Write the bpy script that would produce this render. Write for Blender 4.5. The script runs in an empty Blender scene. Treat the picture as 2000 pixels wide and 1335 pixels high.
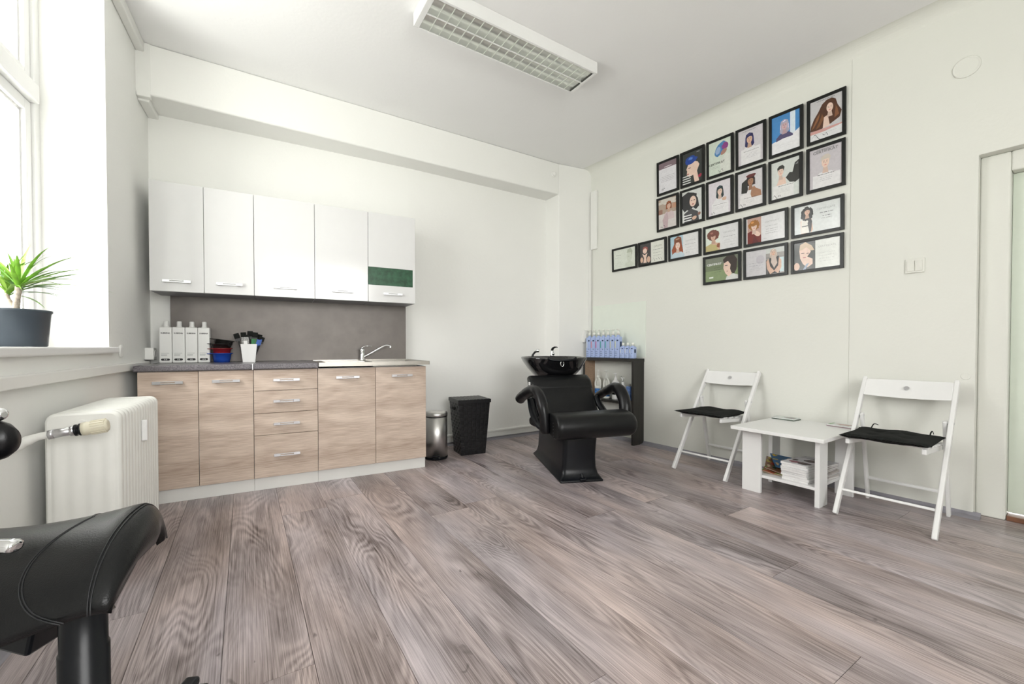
import bpy, bmesh, math, random
from math import sin, cos, pi, radians as R
from mathutils import Vector, Matrix
random.seed(7)
S = bpy.context.scene
C = S.collection

# ------------------------------------------------------------------ camera, world, light, exposure
YAW, PITCH, EYE = 32.5, -0.85, 0.97
cam = bpy.data.cameras.new('camera')
cam.sensor_fit = 'HORIZONTAL'; cam.sensor_width = 36.0
cam.lens = 820.0 / 2000.0 * 36.0
cam.shift_x = 0.0
cam.shift_y = (690.0 - 667.5) / 2000.0
cam.clip_start = 0.02; cam.clip_end = 200
co = bpy.data.objects.new('camera', cam); C.objects.link(co)
co.location = (0, 0, EYE)
co.rotation_euler = (R(90 + PITCH), 0, R(-YAW))
S.camera = co

W = bpy.data.worlds.new('daylight'); S.world = W; W.use_nodes = True
nt = W.node_tree; nt.nodes.clear()
wo = nt.nodes.new('ShaderNodeOutputWorld'); bg = nt.nodes.new('ShaderNodeBackground')
tc = nt.nodes.new('ShaderNodeTexCoord'); sx = nt.nodes.new('ShaderNodeSeparateXYZ')
rp = nt.nodes.new('ShaderNodeValToRGB')
rp.color_ramp.elements[0].position = 0.46; rp.color_ramp.elements[0].color = (0.84, 0.85, 0.80, 1)
rp.color_ramp.elements[1].position = 0.56; rp.color_ramp.elements[1].color = (1.0, 0.995, 0.985, 1)
mr = nt.nodes.new('ShaderNodeMapRange'); mr.inputs[1].default_value = -1; mr.inputs[2].default_value = 1
nt.links.new(tc.outputs['Generated'], sx.inputs[0]); nt.links.new(sx.outputs[2], mr.inputs[0])
nt.links.new(mr.outputs[0], rp.inputs[0]); nt.links.new(rp.outputs[0], bg.inputs[0])
bg.inputs[1].default_value = 9.0
nt.links.new(bg.outputs[0], wo.inputs[0])

S.view_settings.view_transform = 'Standard'
S.view_settings.look = 'None'
S.view_settings.gamma = 1.0
S.view_settings.use_curve_mapping = False
S.view_settings.exposure = 0.70

# ------------------------------------------------------------------ room geometry constants
H = 2.98                         # ceiling
LC = Vector((-0.57, 3.95, 0))    # corner of the left and the back wall
LA = 3.5                         # left wall runs 3.5 degrees clockwise of +Y
RO = Vector((3.43, 2.0, 0)); RA = -3.4
def frame_z(rot, loc):
    return Matrix.Translation(Vector(loc)) @ Matrix.Rotation(R(rot), 4, 'Z')
# local X runs along the wall
ML = frame_z(-90 - LA, LC)               # X towards the viewer, Y INTO THE ROOM
MR = frame_z(-90 - RA, RO)               # X towards the viewer, Y into the wall
KA = 3.7                                 # kitchen run
KO = Vector((-0.545, 3.324, 0))
MK = frame_z(-KA, KO)                    # X to the right along the run, Y towards the wall

# ------------------------------------------------------------------ materials
MATS = {}
def principled(name):
    m = bpy.data.materials.new(name); m.use_nodes = True
    n = m.node_tree; b = n.nodes['Principled BSDF']
    return m, n, b
def mat(name, col, rough=0.5, metal=0.0, var=0.04, scale=12.0, bump=0.0, bscale=80.0, spec=0.5, coat=0.0, trans=0.0, aniso=None):
    if name in MATS: return MATS[name]
    m, n, b = principled(name)
    t = n.nodes.new('ShaderNodeTexCoord'); no = n.nodes.new('ShaderNodeTexNoise')
    no.inputs['Scale'].default_value = scale; no.inputs['Detail'].default_value = 3
    r = n.nodes.new('ShaderNodeValToRGB')
    c = Vector(col[:3])
    lo = [max(0, x * (1 - var)) for x in c]; hi = [min(1, x * (1 + var)) for x in c]
    r.color_ramp.elements[0].position = 0.3; r.color_ramp.elements[0].color = (*lo, 1)
    r.color_ramp.elements[1].position = 0.7; r.color_ramp.elements[1].color = (*hi, 1)
    n.links.new(t.outputs['Object'], no.inputs['Vector'])
    n.links.new(no.outputs[0], r.inputs[0]); n.links.new(r.outputs[0], b.inputs['Base Color'])
    b.inputs['Roughness'].default_value = rough; b.inputs['Metallic'].default_value = metal
    b.inputs['Specular IOR Level'].default_value = spec
    if coat: b.inputs['Coat Weight'].default_value = coat
    if trans: b.inputs['Transmission Weight'].default_value = trans
    if bump:
        n2 = n.nodes.new('ShaderNodeTexNoise'); n2.inputs['Scale'].default_value = bscale; n2.inputs['Detail'].default_value = 4
        bp = n.nodes.new('ShaderNodeBump'); bp.inputs['Strength'].default_value = bump; bp.inputs['Distance'].default_value = 0.004
        if aniso:
            mp = n.nodes.new('ShaderNodeMapping'); mp.inputs['Scale'].default_value = aniso
            n.links.new(t.outputs['Object'], mp.inputs[0]); n.links.new(mp.outputs[0], n2.inputs['Vector'])
        else: n.links.new(t.outputs['Object'], n2.inputs['Vector'])
        n.links.new(n2.outputs[0], bp.inputs['Height']); n.links.new(bp.outputs[0], b.inputs['Normal'])
    MATS[name] = m
    return m
def wood(name, c_lo, c_hi, axis, rough=0.45, dens=1.0, contrast=1.0, island=False, rings=16.0, bump=0.12, streak=0.5, spec=0.5):
    """grain along `axis` (0,1,2) of object space: contour lines of a stretched noise + fine fibre"""
    m, n, b = principled(name); L = n.links
    t = n.nodes.new('ShaderNodeTexCoord')
    src = t.outputs['Object']
    if island:
        oi = n.nodes.new('ShaderNodeObjectInfo')
        ml = n.nodes.new('ShaderNodeVectorMath'); ml.operation = 'SCALE'; ml.inputs[0].default_value = (37.0, 91.0, 13.0)
        L.new(oi.outputs['Random'], ml.inputs['Scale'])
        ad = n.nodes.new('ShaderNodeVectorMath'); ad.operation = 'ADD'
        L.new(src, ad.inputs[0]); L.new(ml.outputs[0], ad.inputs[1]); src = ad.outputs[0]
    def mapn(sc):
        mp = n.nodes.new('ShaderNodeMapping'); mp.inputs['Scale'].default_value = sc
        L.new(src, mp.inputs[0]); return mp.outputs[0]
    def sc(along, across):
        v = [across * dens] * 3; v[axis] = along * dens; return v
    n1 = n.nodes.new('ShaderNodeTexNoise'); n1.inputs['Scale'].default_value = 1; n1.inputs['Detail'].default_value = 1.0; n1.inputs['Distortion'].default_value = 0.35
    L.new(mapn(sc(0.95, 5.2) if island else sc(1.3, 5.0)), n1.inputs['Vector'])
    mu = n.nodes.new('ShaderNodeMath'); mu.operation = 'MULTIPLY'; mu.inputs[1].default_value = rings * 6.283
    L.new(n1.outputs[0], mu.inputs[0])
    n1b = n.nodes.new('ShaderNodeTexNoise'); n1b.inputs['Scale'].default_value = 1; n1b.inputs['Detail'].default_value = 3
    L.new(mapn(sc(9, 45)), n1b.inputs['Vector'])
    mb = n.nodes.new('ShaderNodeMath'); mb.operation = 'MULTIPLY_ADD'; mb.inputs[1].default_value = 3.0
    L.new(n1b.outputs[0], mb.inputs[0]); L.new(mu.outputs[0], mb.inputs[2])
    si = n.nodes.new('ShaderNodeMath'); si.operation = 'SINE'; L.new(mb.outputs[0], si.inputs[0])
    # fine fibre
    n2 = n.nodes.new('ShaderNodeTexNoise'); n2.inputs['Scale'].default_value = 1; n2.inputs['Detail'].default_value = 6; n2.inputs['Roughness'].default_value = 0.7
    L.new(mapn(sc(3.5, 300) if island else sc(5, 160)), n2.inputs['Vector'])
    # broad tone
    n3 = n.nodes.new('ShaderNodeTexNoise'); n3.inputs['Scale'].default_value = 1; n3.inputs['Detail'].default_value = 3
    L.new(mapn(sc(1.6, 6.0)), n3.inputs['Vector'])
    # combine: v = .5 + a*sin + b*(fibre-.5) + c*(broad-.5)
    def ma(inp, k, add=None):
        x = n.nodes.new('ShaderNodeMath'); x.operation = 'MULTIPLY_ADD'; x.inputs[1].default_value = k
        L.new(inp, x.inputs[0])
        if add is None: x.inputs[2].default_value = 0.5
        elif isinstance(add, float): x.inputs[2].default_value = add
        else: L.new(add, x.inputs[2])
        return x.outputs[0]
    ring_amp = 0.09 * contrast
    if island:     # cathedral figure only in places, straight grain elsewhere
        n5 = n.nodes.new('ShaderNodeTexNoise'); n5.inputs['Scale'].default_value = 1; n5.inputs['Detail'].default_value = 1
        L.new(mapn(sc(1.5, 5.5)), n5.inputs['Vector'])
        mk = n.nodes.new('ShaderNodeMapRange'); mk.inputs[1].default_value = .44; mk.inputs[2].default_value = .60; mk.inputs[3].default_value = .22; mk.inputs[4].default_value = 1
        L.new(n5.outputs[0], mk.inputs[0])
        mm_ = n.nodes.new('ShaderNodeMath'); mm_.operation = 'MULTIPLY'
        L.new(si.outputs[0], mm_.inputs[0]); L.new(mk.outputs[0], mm_.inputs[1])
        v = ma(mm_.outputs[0], 0.12 * contrast, 0.5 - 0.5 * (1.1 * streak + (0.95 if island else 1.3)) * contrast)
    else:
        v = ma(si.outputs[0], ring_amp, 0.5 - 0.5 * (1.1 * streak + (0.95 if island else 1.3)) * contrast)
    v = ma(n2.outputs[0], 1.1 * streak * contrast, v)
    v = ma(n3.outputs[0], (0.95 if island else 1.3) * contrast, v)
    
    if island:
        v = ma(oi.outputs['Random'], 0.10, v)
        su = n.nodes.new('ShaderNodeMath'); su.operation = 'SUBTRACT'; su.inputs[1].default_value = 0.05
        L.new(v, su.inputs[0]); v = su.outputs[0]
    r = n.nodes.new('ShaderNodeValToRGB')
    e = r.color_ramp.elements
    e[0].position = 0.1; e[0].color = (*c_lo, 1); e[1].position = 0.9; e[1].color = (*c_hi, 1)
    L.new(v, r.inputs[0])
    out = r.outputs[0]
    if island:
        n6 = n.nodes.new('ShaderNodeTexNoise'); n6.inputs['Scale'].default_value = 1; n6.inputs['Detail'].default_value = 2
        L.new(mapn(sc(1.1, 3.0)), n6.inputs['Vector'])
        r6 = n.nodes.new('ShaderNodeValToRGB'); r6.color_ramp.elements[0].position = .35; r6.color_ramp.elements[0].color = (1.0, .94, .90, 1); r6.color_ramp.elements[1].position = .65; r6.color_ramp.elements[1].color = (.93, .95, 1.0, 1)
        L.new(n6.outputs[0], r6.inputs[0])
        m6 = n.nodes.new('ShaderNodeMix'); m6.data_type = 'RGBA'; m6.blend_type = 'MULTIPLY'; m6.inputs[0].default_value = 1
        L.new(out, m6.inputs[6]); L.new(r6.outputs[0], m6.inputs[7]); out = m6.outputs[2]
    if island:   # small dark knots
        n4 = n.nodes.new('ShaderNodeTexNoise'); n4.inputs['Scale'].default_value = 1; n4.inputs['Detail'].default_value = 1
        n4.inputs['Distortion'].default_value = 1.2; L.new(mapn(sc(9, 22)), n4.inputs['Vector'])
        k = n.nodes.new('ShaderNodeMapRange'); k.inputs[1].default_value = 0.745; k.inputs[2].default_value = 0.86
        L.new(n4.outputs[0], k.inputs[0])
        mx = n.nodes.new('ShaderNodeMix'); mx.data_type = 'RGBA'
        L.new(k.outputs[0], mx.inputs[0]); L.new(out, mx.inputs[6]); mx.inputs[7].default_value = (c_lo[0] * .35, c_lo[1] * .35, c_lo[2] * .35, 1)
        out = mx.outputs[2]
    L.new(out, b.inputs['Base Color'])
    b.inputs['Roughness'].default_value = rough
    b.inputs['Specular IOR Level'].default_value = spec
    bp = n.nodes.new('ShaderNodeBump'); bp.inputs['Strength'].default_value = bump; bp.inputs['Distance'].default_value = 0.002
    L.new(v, bp.inputs['Height']); L.new(bp.outputs[0], b.inputs['Normal'])
    MATS[name] = m
    return m
def glass_mat(name, tint=(1, 1, 1), gl=0.06, rough=0.0):
    m = bpy.data.materials.new(name); m.use_nodes = True; n = m.node_tree; n.nodes.clear()
    o = n.nodes.new('ShaderNodeOutputMaterial'); mx = n.nodes.new('ShaderNodeMixShader')
    tr = n.nodes.new('ShaderNodeBsdfTransparent'); gs = n.nodes.new('ShaderNodeBsdfGlossy')
    tr.inputs[0].default_value = (*tint, 1); gs.inputs['Roughness'].default_value = rough
    lw = n.nodes.new('ShaderNodeLayerWeight'); lw.inputs[0].default_value = 0.5
    pw = n.nodes.new('ShaderNodeMath'); pw.operation = 'POWER'; pw.inputs[1].default_value = 4.0
    fr = n.nodes.new('ShaderNodeMath'); fr.operation = 'MULTIPLY_ADD'; fr.inputs[1].default_value = 0.7; fr.inputs[2].default_value = gl
    n.links.new(lw.outputs['Facing'], pw.inputs[0]); n.links.new(pw.outputs[0], fr.inputs[0])
    n.links.new(fr.outputs[0], mx.inputs[0]); n.links.new(tr.outputs[0], mx.inputs[1]); n.links.new(gs.outputs[0], mx.inputs[2])
    n.links.new(mx.outputs[0], o.inputs[0]); MATS[name] = m
    return m
def flat(col, rough=0.35):
    return mat('ink_%02x%02x%02x_%d' % (*[int(255 * min(1, x)) for x in col], int(rough * 100)), col, rough, var=0.05, scale=60)

WALL = mat('wall_paint', (0.885, 0.885, 0.855), 0.85, var=0.012, scale=1.5, bump=0.25, bscale=45, spec=0.2)
WALLR = mat('wall_paint_cream_dimmed', (0.775, 0.78, 0.725), 0.85, var=0.012, scale=1.5, bump=0.25, bscale=45, spec=0.2)  # slightly creamier paint, its colour also darkened to offset strong window light
CEIL = mat('ceiling_paint', (0.895, 0.893, 0.888), 0.9, var=0.012, scale=1.2, bump=0.2, bscale=40, spec=0.15)
WHITE = mat('white_lacquer', (0.82, 0.82, 0.81), 0.35, var=0.01)
PVCW = mat('white_plastic', (0.84, 0.84, 0.81), 0.4, var=0.01)
GLOSSW = mat('glossy_white_door', (0.70, 0.70, 0.695), 0.12, var=0.008, spec=0.5)
RADW = mat('radiator_enamel', (0.80, 0.80, 0.76), 0.3, var=0.02)
CHROME = mat('chrome', (0.82, 0.83, 0.84), 0.08, 1.0, var=0.02)
NICKEL = mat('satin_nickel', (0.66, 0.66, 0.68), 0.28, 1.0, var=0.03)
STEEL = mat('brushed_steel', (0.66, 0.65, 0.63), 0.36, 1.0, var=0.05, bump=0.05, bscale=60, aniso=(30, 30, 1))
SINKM = mat('sink_steel', (0.44, 0.42, 0.38), 0.3, 1.0, var=0.05, bump=0.04, bscale=40)
SPLASH = mat('brushed_laminate', (0.145, 0.130, 0.119), 0.36, 0.4, var=0.10, scale=9, bump=0.15, bscale=500)
TOPM = mat('grey_worktop', (0.135, 0.125, 0.135), 0.32, var=0.5, scale=160, bump=0.1, bscale=200)
LEATH = mat('black_leatherette', (0.004, 0.0045, 0.005), 0.34, var=0.2, scale=30, bump=0.15, bscale=420, spec=0.32)
LEATH2 = mat('black_leatherette_smooth', (0.004, 0.004, 0.005), 0.30, var=0.2, scale=30, bump=0.1, bscale=300, spec=0.32)
BLKP = mat('black_plastic', (0.005, 0.006, 0.008), 0.30, var=0.2, spec=0.28)
CERAM = mat('black_ceramic', (0.006, 0.006, 0.007), 0.06, var=0.1, spec=0.6, coat=0.5)
FABB = mat('black_fabric', (0.012, 0.013, 0.012), 0.95, var=0.4, scale=200, bump=0.6, bscale=300, spec=0.2)
WICK = mat('black_woven_plastic', (0.008, 0.008, 0.009), 0.38, var=0.3, scale=60, spec=0.4)
COVE = mat('grey_vinyl_skirting', (0.27, 0.26, 0.29), 0.4, var=0.05)
FLOORB = mat('floor_joint_dark', (0.035, 0.03, 0.028), 0.7)
PLANK = wood('weathered_oak_plank', (0.070, 0.050, 0.047), (0.64, 0.555, 0.545), 1, rough=0.34, island=True, rings=21, contrast=1.0, bump=0.10, streak=1.25)
OAKL = wood('light_oak_laminate', (0.33, 0.235, 0.175), (0.74, 0.62, 0.52), 0, rough=0.45, rings=4, contrast=0.8, bump=0.06, streak=1.5, dens=1.3)
DARKW = wood('dark_wenge', (0.006, 0.0055, 0.0045), (0.034, 0.031, 0.026), 2, rough=0.4, rings=8, contrast=0.9, streak=1.2)
BROWNB = mat('raw_chipboard_brown', (0.36, 0.25, 0.17), 0.7, var=0.15, scale=80)
PANE = glass_mat('window_glass')
SKIRTW = mat('white_skirting', (0.80, 0.80, 0.77), 0.45, var=0.01)

# ------------------------------------------------------------------ mesh builder
class MB:
    def __init__(s, M=None): s.v = []; s.f = []; s.m = []; s.M = M or Matrix(); s.cur = 0; s.sm = []; s.smooth = False
    def add(s, vs, fs, smooth=None):
        o = len(s.v); s.v += [tuple(s.M @ Vector(p)) for p in vs]
        s.f += [tuple(i + o for i in f) for f in fs]; s.m += [s.cur] * len(fs)
        s.sm += [s.smooth if smooth is None else smooth] * len(fs)
        return s
    def box(s, x0, y0, z0, x1, y1, z1):
        v = [(x0, y0, z0), (x1, y0, z0), (x1, y1, z0), (x0, y1, z0), (x0, y0, z1), (x1, y0, z1), (x1, y1, z1), (x0, y1, z1)]
        return s.add(v, [(0, 3, 2, 1), (4, 5, 6, 7), (0, 1, 5, 4), (1, 2, 6, 5), (2, 3, 7, 6), (3, 0, 4, 7)])
    def bar(s, a, b, w, t, side=(0, 1, 0)):
        """rectangular bar from a to b; w along `side`, t along the third axis"""
        a, b = Vector(a), Vector(b); d = (b - a).normalized(); sd = Vector(side); sd = (sd - d * sd.dot(d)).normalized(); n = d.cross(sd)
        v = []
        for p in (a, b):
            for i, j in ((-1, -1), (1, -1), (1, 1), (-1, 1)): v.append(p + sd * (w / 2 * i) + n * (t / 2 * j))
        return s.add(v, [(0, 1, 2, 3), (7, 6, 5, 4), (0, 4, 5, 1), (1, 5, 6, 2), (2, 6, 7, 3), (3, 7, 4, 0)])
    def prism(s, poly, z0, z1):
        n = len(poly); v = [(x, y, z0) for x, y in poly] + [(x, y, z1) for x, y in poly]
        return s.add(v, [tuple(range(n - 1, -1, -1)), tuple(range(n, 2 * n))] + [(i, (i + 1) % n, n + (i + 1) % n, n + i) for i in range(n)])
    def sweepx(s, prof, x0, x1):
        """profile of (y,z) extruded along x"""
        n = len(prof); v = [(x0, y, z) for y, z in prof] + [(x1, y, z) for y, z in prof]
        return s.add(v, [tuple(range(n)), tuple(range(2 * n - 1, n - 1, -1))] + [(i, n + i, n + (i + 1) % n, (i + 1) % n) for i in range(n)])
    def rings(s, rs, cap=(True, True), closed=False):
        n = len(rs[0]); v = [p for r in rs for p in r]; f = []
        for k in range(len(rs) - 1):
            for i in range(n): f.append((k * n + i, k * n + (i + 1) % n, (k + 1) * n + (i + 1) % n, (k + 1) * n + i))
        s.add(v, f, True)
        if cap[0]: s.add(list(rs[0]), [tuple(range(n - 1, -1, -1))], False)
        if cap[1]: s.add(list(rs[-1]), [tuple(range(n))], False)
        return s
    def lathe(s, prof, c=(0, 0), seg=24, cap=(True, True), sx=1, sy=1):
        rs = [[(c[0] + r * sx * cos(2 * pi * i / seg), c[1] + r * sy * sin(2 * pi * i / seg), z) for i in range(seg)] for r, z in prof]
        return s.rings(rs, cap)
    def tube(s, pts, r, seg=10, cap=True, flat=1.0):
        P = [Vector(p) for p in pts]; rs = []; up = Vector((0, 0, 1)); prev = None
        for i, p in enumerate(P):
            d = (P[min(i + 1, len(P) - 1)] - P[max(i - 1, 0)]).normalized()
            if prev is None:
                a = d.cross(up)
                if a.length < 1e-3: a = d.cross(Vector((0, 1, 0)))
                a.normalize()
            else: a = (prev - d * prev.dot(d)).normalized()
            prev = a; bb = a.cross(d); rr = r[i] if isinstance(r, (list, tuple)) else r
            rs.append([p + a * (rr * cos(2 * pi * k / seg)) + bb * (rr * flat * sin(2 * pi * k / seg)) for k in range(seg)])
        return s.rings(rs, (cap, cap))
    def cyl(s, a, b, r, seg=20, r2=None): return s.tube([a, b], [r, r if r2 is None else r2], seg)
    def build(s, name, mats, parent=None, bevel=0, seg=2, sub=0, solid=0):
        me = bpy.data.meshes.new(name); me.from_pydata(s.v, [], s.f)
        for m in (mats if isinstance(mats, (list, tuple)) else [mats]): me.materials.append(m)
        for i, p in enumerate(me.polygons): p.material_index = s.m[i]; p.use_smooth = s.sm[i]
        bm = bmesh.new(); bm.from_mesh(me)
        if s.smooth: bmesh.ops.remove_doubles(bm, verts=bm.verts, dist=1e-5)
        bmesh.ops.recalc_face_normals(bm, faces=bm.faces); bm.to_mesh(me); bm.free()
        o = bpy.data.objects.new(name, me); C.objects.link(o)
        if parent: o.parent = parent
        if solid:
            q = o.modifiers.new('solid', 'SOLIDIFY'); q.thickness = solid; q.offset = 0
        if bevel:
            q = o.modifiers.new('bevel', 'BEVEL'); q.width = bevel; q.segments = seg; q.limit_method = 'ANGLE'; q.angle_limit = R(40)
        if sub:
            q = o.modifiers.new('sub', 'SUBSURF'); q.levels = sub; q.render_levels = sub
        return o
def smooth_path(pts, n=6):
    P = [Vector(p) for p in pts]; out = []
    for i in range(len(P) - 1):
        p0, p1, p2, p3 = P[max(i - 1, 0)], P[i], P[i + 1], P[min(i + 2, len(P) - 1)]
        for k in range(n):
            t = k / n
            out.append(0.5 * ((2 * p1) + (p2 - p0) * t + (2 * p0 - 5 * p1 + 4 * p2 - p3) * t * t + (3 * p1 - p0 - 3 * p2 + p3) * t ** 3))
    out.append(P[-1]); return out
def tag(o, label=None, cat=None, group=None, kind=None):
    if label: o['label'] = label
    if cat: o['category'] = cat
    if group: o['group'] = group
    if kind: o['kind'] = kind
    return o
def thing(name, loc, rz, label, cat, group=None, M=None):
    o = bpy.data.objects.new(name, None); C.objects.link(o); o.empty_display_size = 0.05
    if M is not None: o.matrix_world = M @ Matrix.Translation(Vector(loc)) @ Matrix.Rotation(R(rz), 4, 'Z')
    else: o.location = loc; o.rotation_euler = (0, 0, R(rz))
    return tag(o, label, cat, group)
def struct(o): o['kind'] = 'structure'; return o
def copy_tree(o, parent=None):
    c = o.copy(); C.objects.link(c)
    if parent: c.parent = parent
    for ch in [x for x in bpy.data.objects if x.parent == o]: copy_tree(ch, c)
    return c
TXT = {}
def text_mesh(body, size, bold=0.0):
    k = (body, size, bold)
    if k not in TXT:
        cu = bpy.data.curves.new('t', 'FONT'); cu.body = body; cu.size = size; cu.align_x = 'CENTER'; cu.offset = bold; cu.resolution_u = 2
        o = bpy.data.objects.new('t', cu); me = bpy.data.meshes.new_from_object(o)
        TXT[k] = ([tuple(v.co) for v in me.vertices], [tuple(p.vertices) for p in me.polygons])
        bpy.data.objects.remove(o); bpy.data.curves.remove(cu); bpy.data.meshes.remove(me)
    return TXT[k]
# ------------------------------------------------------------------ floor of separate planks
YB0, YB1 = -1.9, 4.12
def wall_x(y): return LC.x - (LC.y - y) * math.tan(R(LA))
def rwall_x(y): return RO.x - (y - RO.y) * math.tan(R(-RA)) if True else 0
floor = struct(MB().box(-1.05, YB0, -0.08, 4.0, YB1, -0.006).build('floor', FLOORB))
PW = 0.2415
rows = range(-4, 16)
rnd = random.Random(3)
for r in rows:
    x0 = -0.067 + r * PW
    y = YB0 - rnd.random() * 2.4
    while y < YB1:
        ln = 2.4
        a, b = max(y, YB0), min(y + ln, YB1)
        xa, xb = max(x0, -1.05), min(x0 + PW, 4.0)
        if b - a > 0.05 and xb > xa:
            m = MB(); g = 0.0008
            m.box(-(xb - xa) / 2 + g, -(b - a) / 2 + g, -0.006, (xb - xa) / 2 - g, (b - a) / 2 - g, 0)
            o = m.build('plank', PLANK, floor); o.location = ((xa + xb) / 2, (a + b) / 2, 0)
        y += ln
# ------------------------------------------------------------------ ceiling
struct(MB().box(-1.15, YB0, H, 4.0, YB1, H + 0.1).build('ceiling', CEIL))
# ------------------------------------------------------------------ left wall with two deep window openings
TH = 0.45; WZ0, WZ1 = 0.972, 2.90
WINS = [(0.847, 2.10)]
LEN = 5.95
m = MB(ML)
m.box(-0.15, -TH, 0, LEN, 0, WZ0 - 0.03)
m.box(-0.15, -TH, WZ1, LEN, 0, H)
us = [-0.15] + [x for w in WINS for x in w] + [LEN]
for i in range(0, len(us), 2): m.box(us[i], -TH, WZ0 - 0.03, us[i + 1], 0, WZ1)
struct(m.build('wall_left', WALL))
for wi, (a, b) in enumerate(WINS):
    mw = MB(ML); f0, f1 = -0.33, -0.25      # fixed frame
    def rect(m, a, b, z0, z1, t, y0, y1):
        m.box(a, y0, z0, a + t, y1, z1); m.box(b - t, y0, z0, b, y1, z1); m.box(a + t, y0, z0, b - t, y1, z0 + t); m.box(a + t, y0, z1 - t, b - t, y1, z1)
    win = struct(mw.build('window_%d' % (wi + 1), WHITE)) if False else None
    e = bpy.data.objects.new('window_%d' % (wi + 1), None); C.objects.link(e); e.matrix_world = ML @ Matrix.Translation((a, 0, 0)); e['kind'] = 'structure'
    w = b - a
    m = MB(); rect(m, 0, w, WZ0, WZ1, 0.055, f0, f1 + 0.0); m.build('window_frame', WHITE, e, 0.004)
    m = MB(); m.box(0.055, f0 - 0.01, 2.185, w - 0.055, f1 + 0.02, 2.275); m.build('transom', WHITE, e, 0.006)
    m = MB(); m.box(w / 2 - 0.03, f0, WZ0 + 0.055, w / 2 + 0.03, f1 + 0.01, WZ1 - 0.055); m.build('mullion', WHITE, e, 0.006)
    for (z0, z1) in ((WZ0 + 0.055, 2.185), (2.275, WZ1 - 0.055)):
        for (c0, c1) in ((0.055, w / 2 - 0.03), (w / 2 + 0.03, w - 0.055)):
            m = MB(); rect(m, c0 + .002, c1 - .002, z0 + .002, z1 - .002, 0.055, f0 + 0.02, f1 - 0.012)
            s_ = m.build('sash', WHITE, e, 0.005)
            m = MB(); rect(m, c0 + .057, c1 - .057, z0 + .057, z1 - .057, 0.014, f0 + 0.035, f1 - 0.03); m.build('glazing_bead', WHITE, s_)
            m = MB(); m.box(c0 + .055, f0 + 0.045, z0 + .055, c1 - .055, f0 + 0.051, z1 - .055); m.build('pane', PANE, s_)
# portals so that the sky light is sampled through the windows
for wi, (a, b) in enumerate(WINS):
    L = bpy.data.lights.new('sky_portal', 'AREA'); L.shape = 'RECTANGLE'; L.size = b - a; L.size_y = WZ1 - WZ0
    L.cycles.is_portal = True
    o = bpy.data.objects.new('sky_portal', L); C.objects.link(o)
    o.matrix_world = ML @ Matrix.Translation(((a + b) / 2, -TH - 0.02, (WZ0 + WZ1) / 2)) @ Matrix.Rotation(R(-90), 4, 'X') @ Matrix.Rotation(pi, 4, 'X')
# sill boards
for wi, (a, b) in enumerate(WINS):
    m = MB(ML); m.box(a - 0.06, 0, WZ0 - 0.035, b + 0.06, 0.03, WZ0); m.box(a, -0.25, WZ0 - 0.03, b, 0, WZ0)
    struct(m.build('trim_%d' % (wi + 2), WHITE, None, 0.008, 3))
# ------------------------------------------------------------------ back wall, column, ceiling beam
bw = [(-0.72, 3.96), (1.30, 3.86), (3.60, 3.86), (3.60, 4.12), (-0.72, 4.12)]
struct(MB().prism(bw, 0, H).build('wall_back', WALL))
struct(MB().prism([(2.919, 3.627), (3.45, 3.545), (3.45, 3.9), (2.919, 3.9)], 0, H).build('trim_5', WALL, None, 0.01, 3))      # column in the corner
struct(MB().prism([(-0.66, 3.665), (2.925, 3.627), (2.925, 3.95), (-0.66, 3.99)], 2.645, H).build('trim_6', WALL, None, 0.012, 3))  # ceiling beam
# ------------------------------------------------------------------ right wall: opening for the door, rounded junction with the ceiling
def rw(m, u0, u1, z0, z1, y0=0.0): m.box(u0, y0, z0, u1, 0.3, z1)
UD0, UD1, DZ = 1.405, 2.42, 2.055
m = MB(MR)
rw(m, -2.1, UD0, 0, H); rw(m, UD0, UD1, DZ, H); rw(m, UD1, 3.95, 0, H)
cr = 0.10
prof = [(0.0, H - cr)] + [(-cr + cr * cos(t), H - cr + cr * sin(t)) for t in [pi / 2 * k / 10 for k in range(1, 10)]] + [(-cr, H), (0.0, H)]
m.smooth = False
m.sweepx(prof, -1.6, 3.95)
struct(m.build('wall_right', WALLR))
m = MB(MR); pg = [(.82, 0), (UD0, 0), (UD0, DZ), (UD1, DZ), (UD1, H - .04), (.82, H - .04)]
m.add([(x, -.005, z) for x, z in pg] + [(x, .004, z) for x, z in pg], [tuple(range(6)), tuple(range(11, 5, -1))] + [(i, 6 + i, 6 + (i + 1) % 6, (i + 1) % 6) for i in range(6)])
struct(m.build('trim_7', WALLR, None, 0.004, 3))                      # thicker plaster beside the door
# front wall (behind the viewer)
FX0, FX1, FZ0, FZ1 = -0.4, 1.5, 0.95, 2.6
m = MB(); m.box(-1.2, YB0 - 0.3, 0, FX0, YB0, H); m.box(FX1, YB0 - 0.3, 0, 4.0, YB0, H); m.box(FX0, YB0 - 0.3, 0, FX1, YB0, FZ0); m.box(FX0, YB0 - 0.3, FZ1, FX1, YB0, H)
struct(m.build('wall_front', WALL))
e = bpy.data.objects.new('window_3', None); C.objects.link(e); e.location = (FX0, YB0 - .2, 0); e['kind'] = 'structure'  # window added out of view behind the viewer to even out the light
wf = FX1 - FX0
m = MB(); rect(m, 0, wf, FZ0, FZ1, .06, 0, .07); m.box(wf / 2 - .04, 0, FZ0 + .06, wf / 2 + .04, .07, FZ1 - .06); m.build('window_frame', WHITE, e, .004)
m = MB(); m.box(.06, .03, FZ0 + .06, wf - .06, .036, FZ1 - .06); m.build('pane', PANE, e)
L = bpy.data.lights.new('sky_portal', 'AREA'); L.shape = 'RECTANGLE'; L.size = wf; L.size_y = FZ1 - FZ0; L.cycles.is_portal = True
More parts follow.
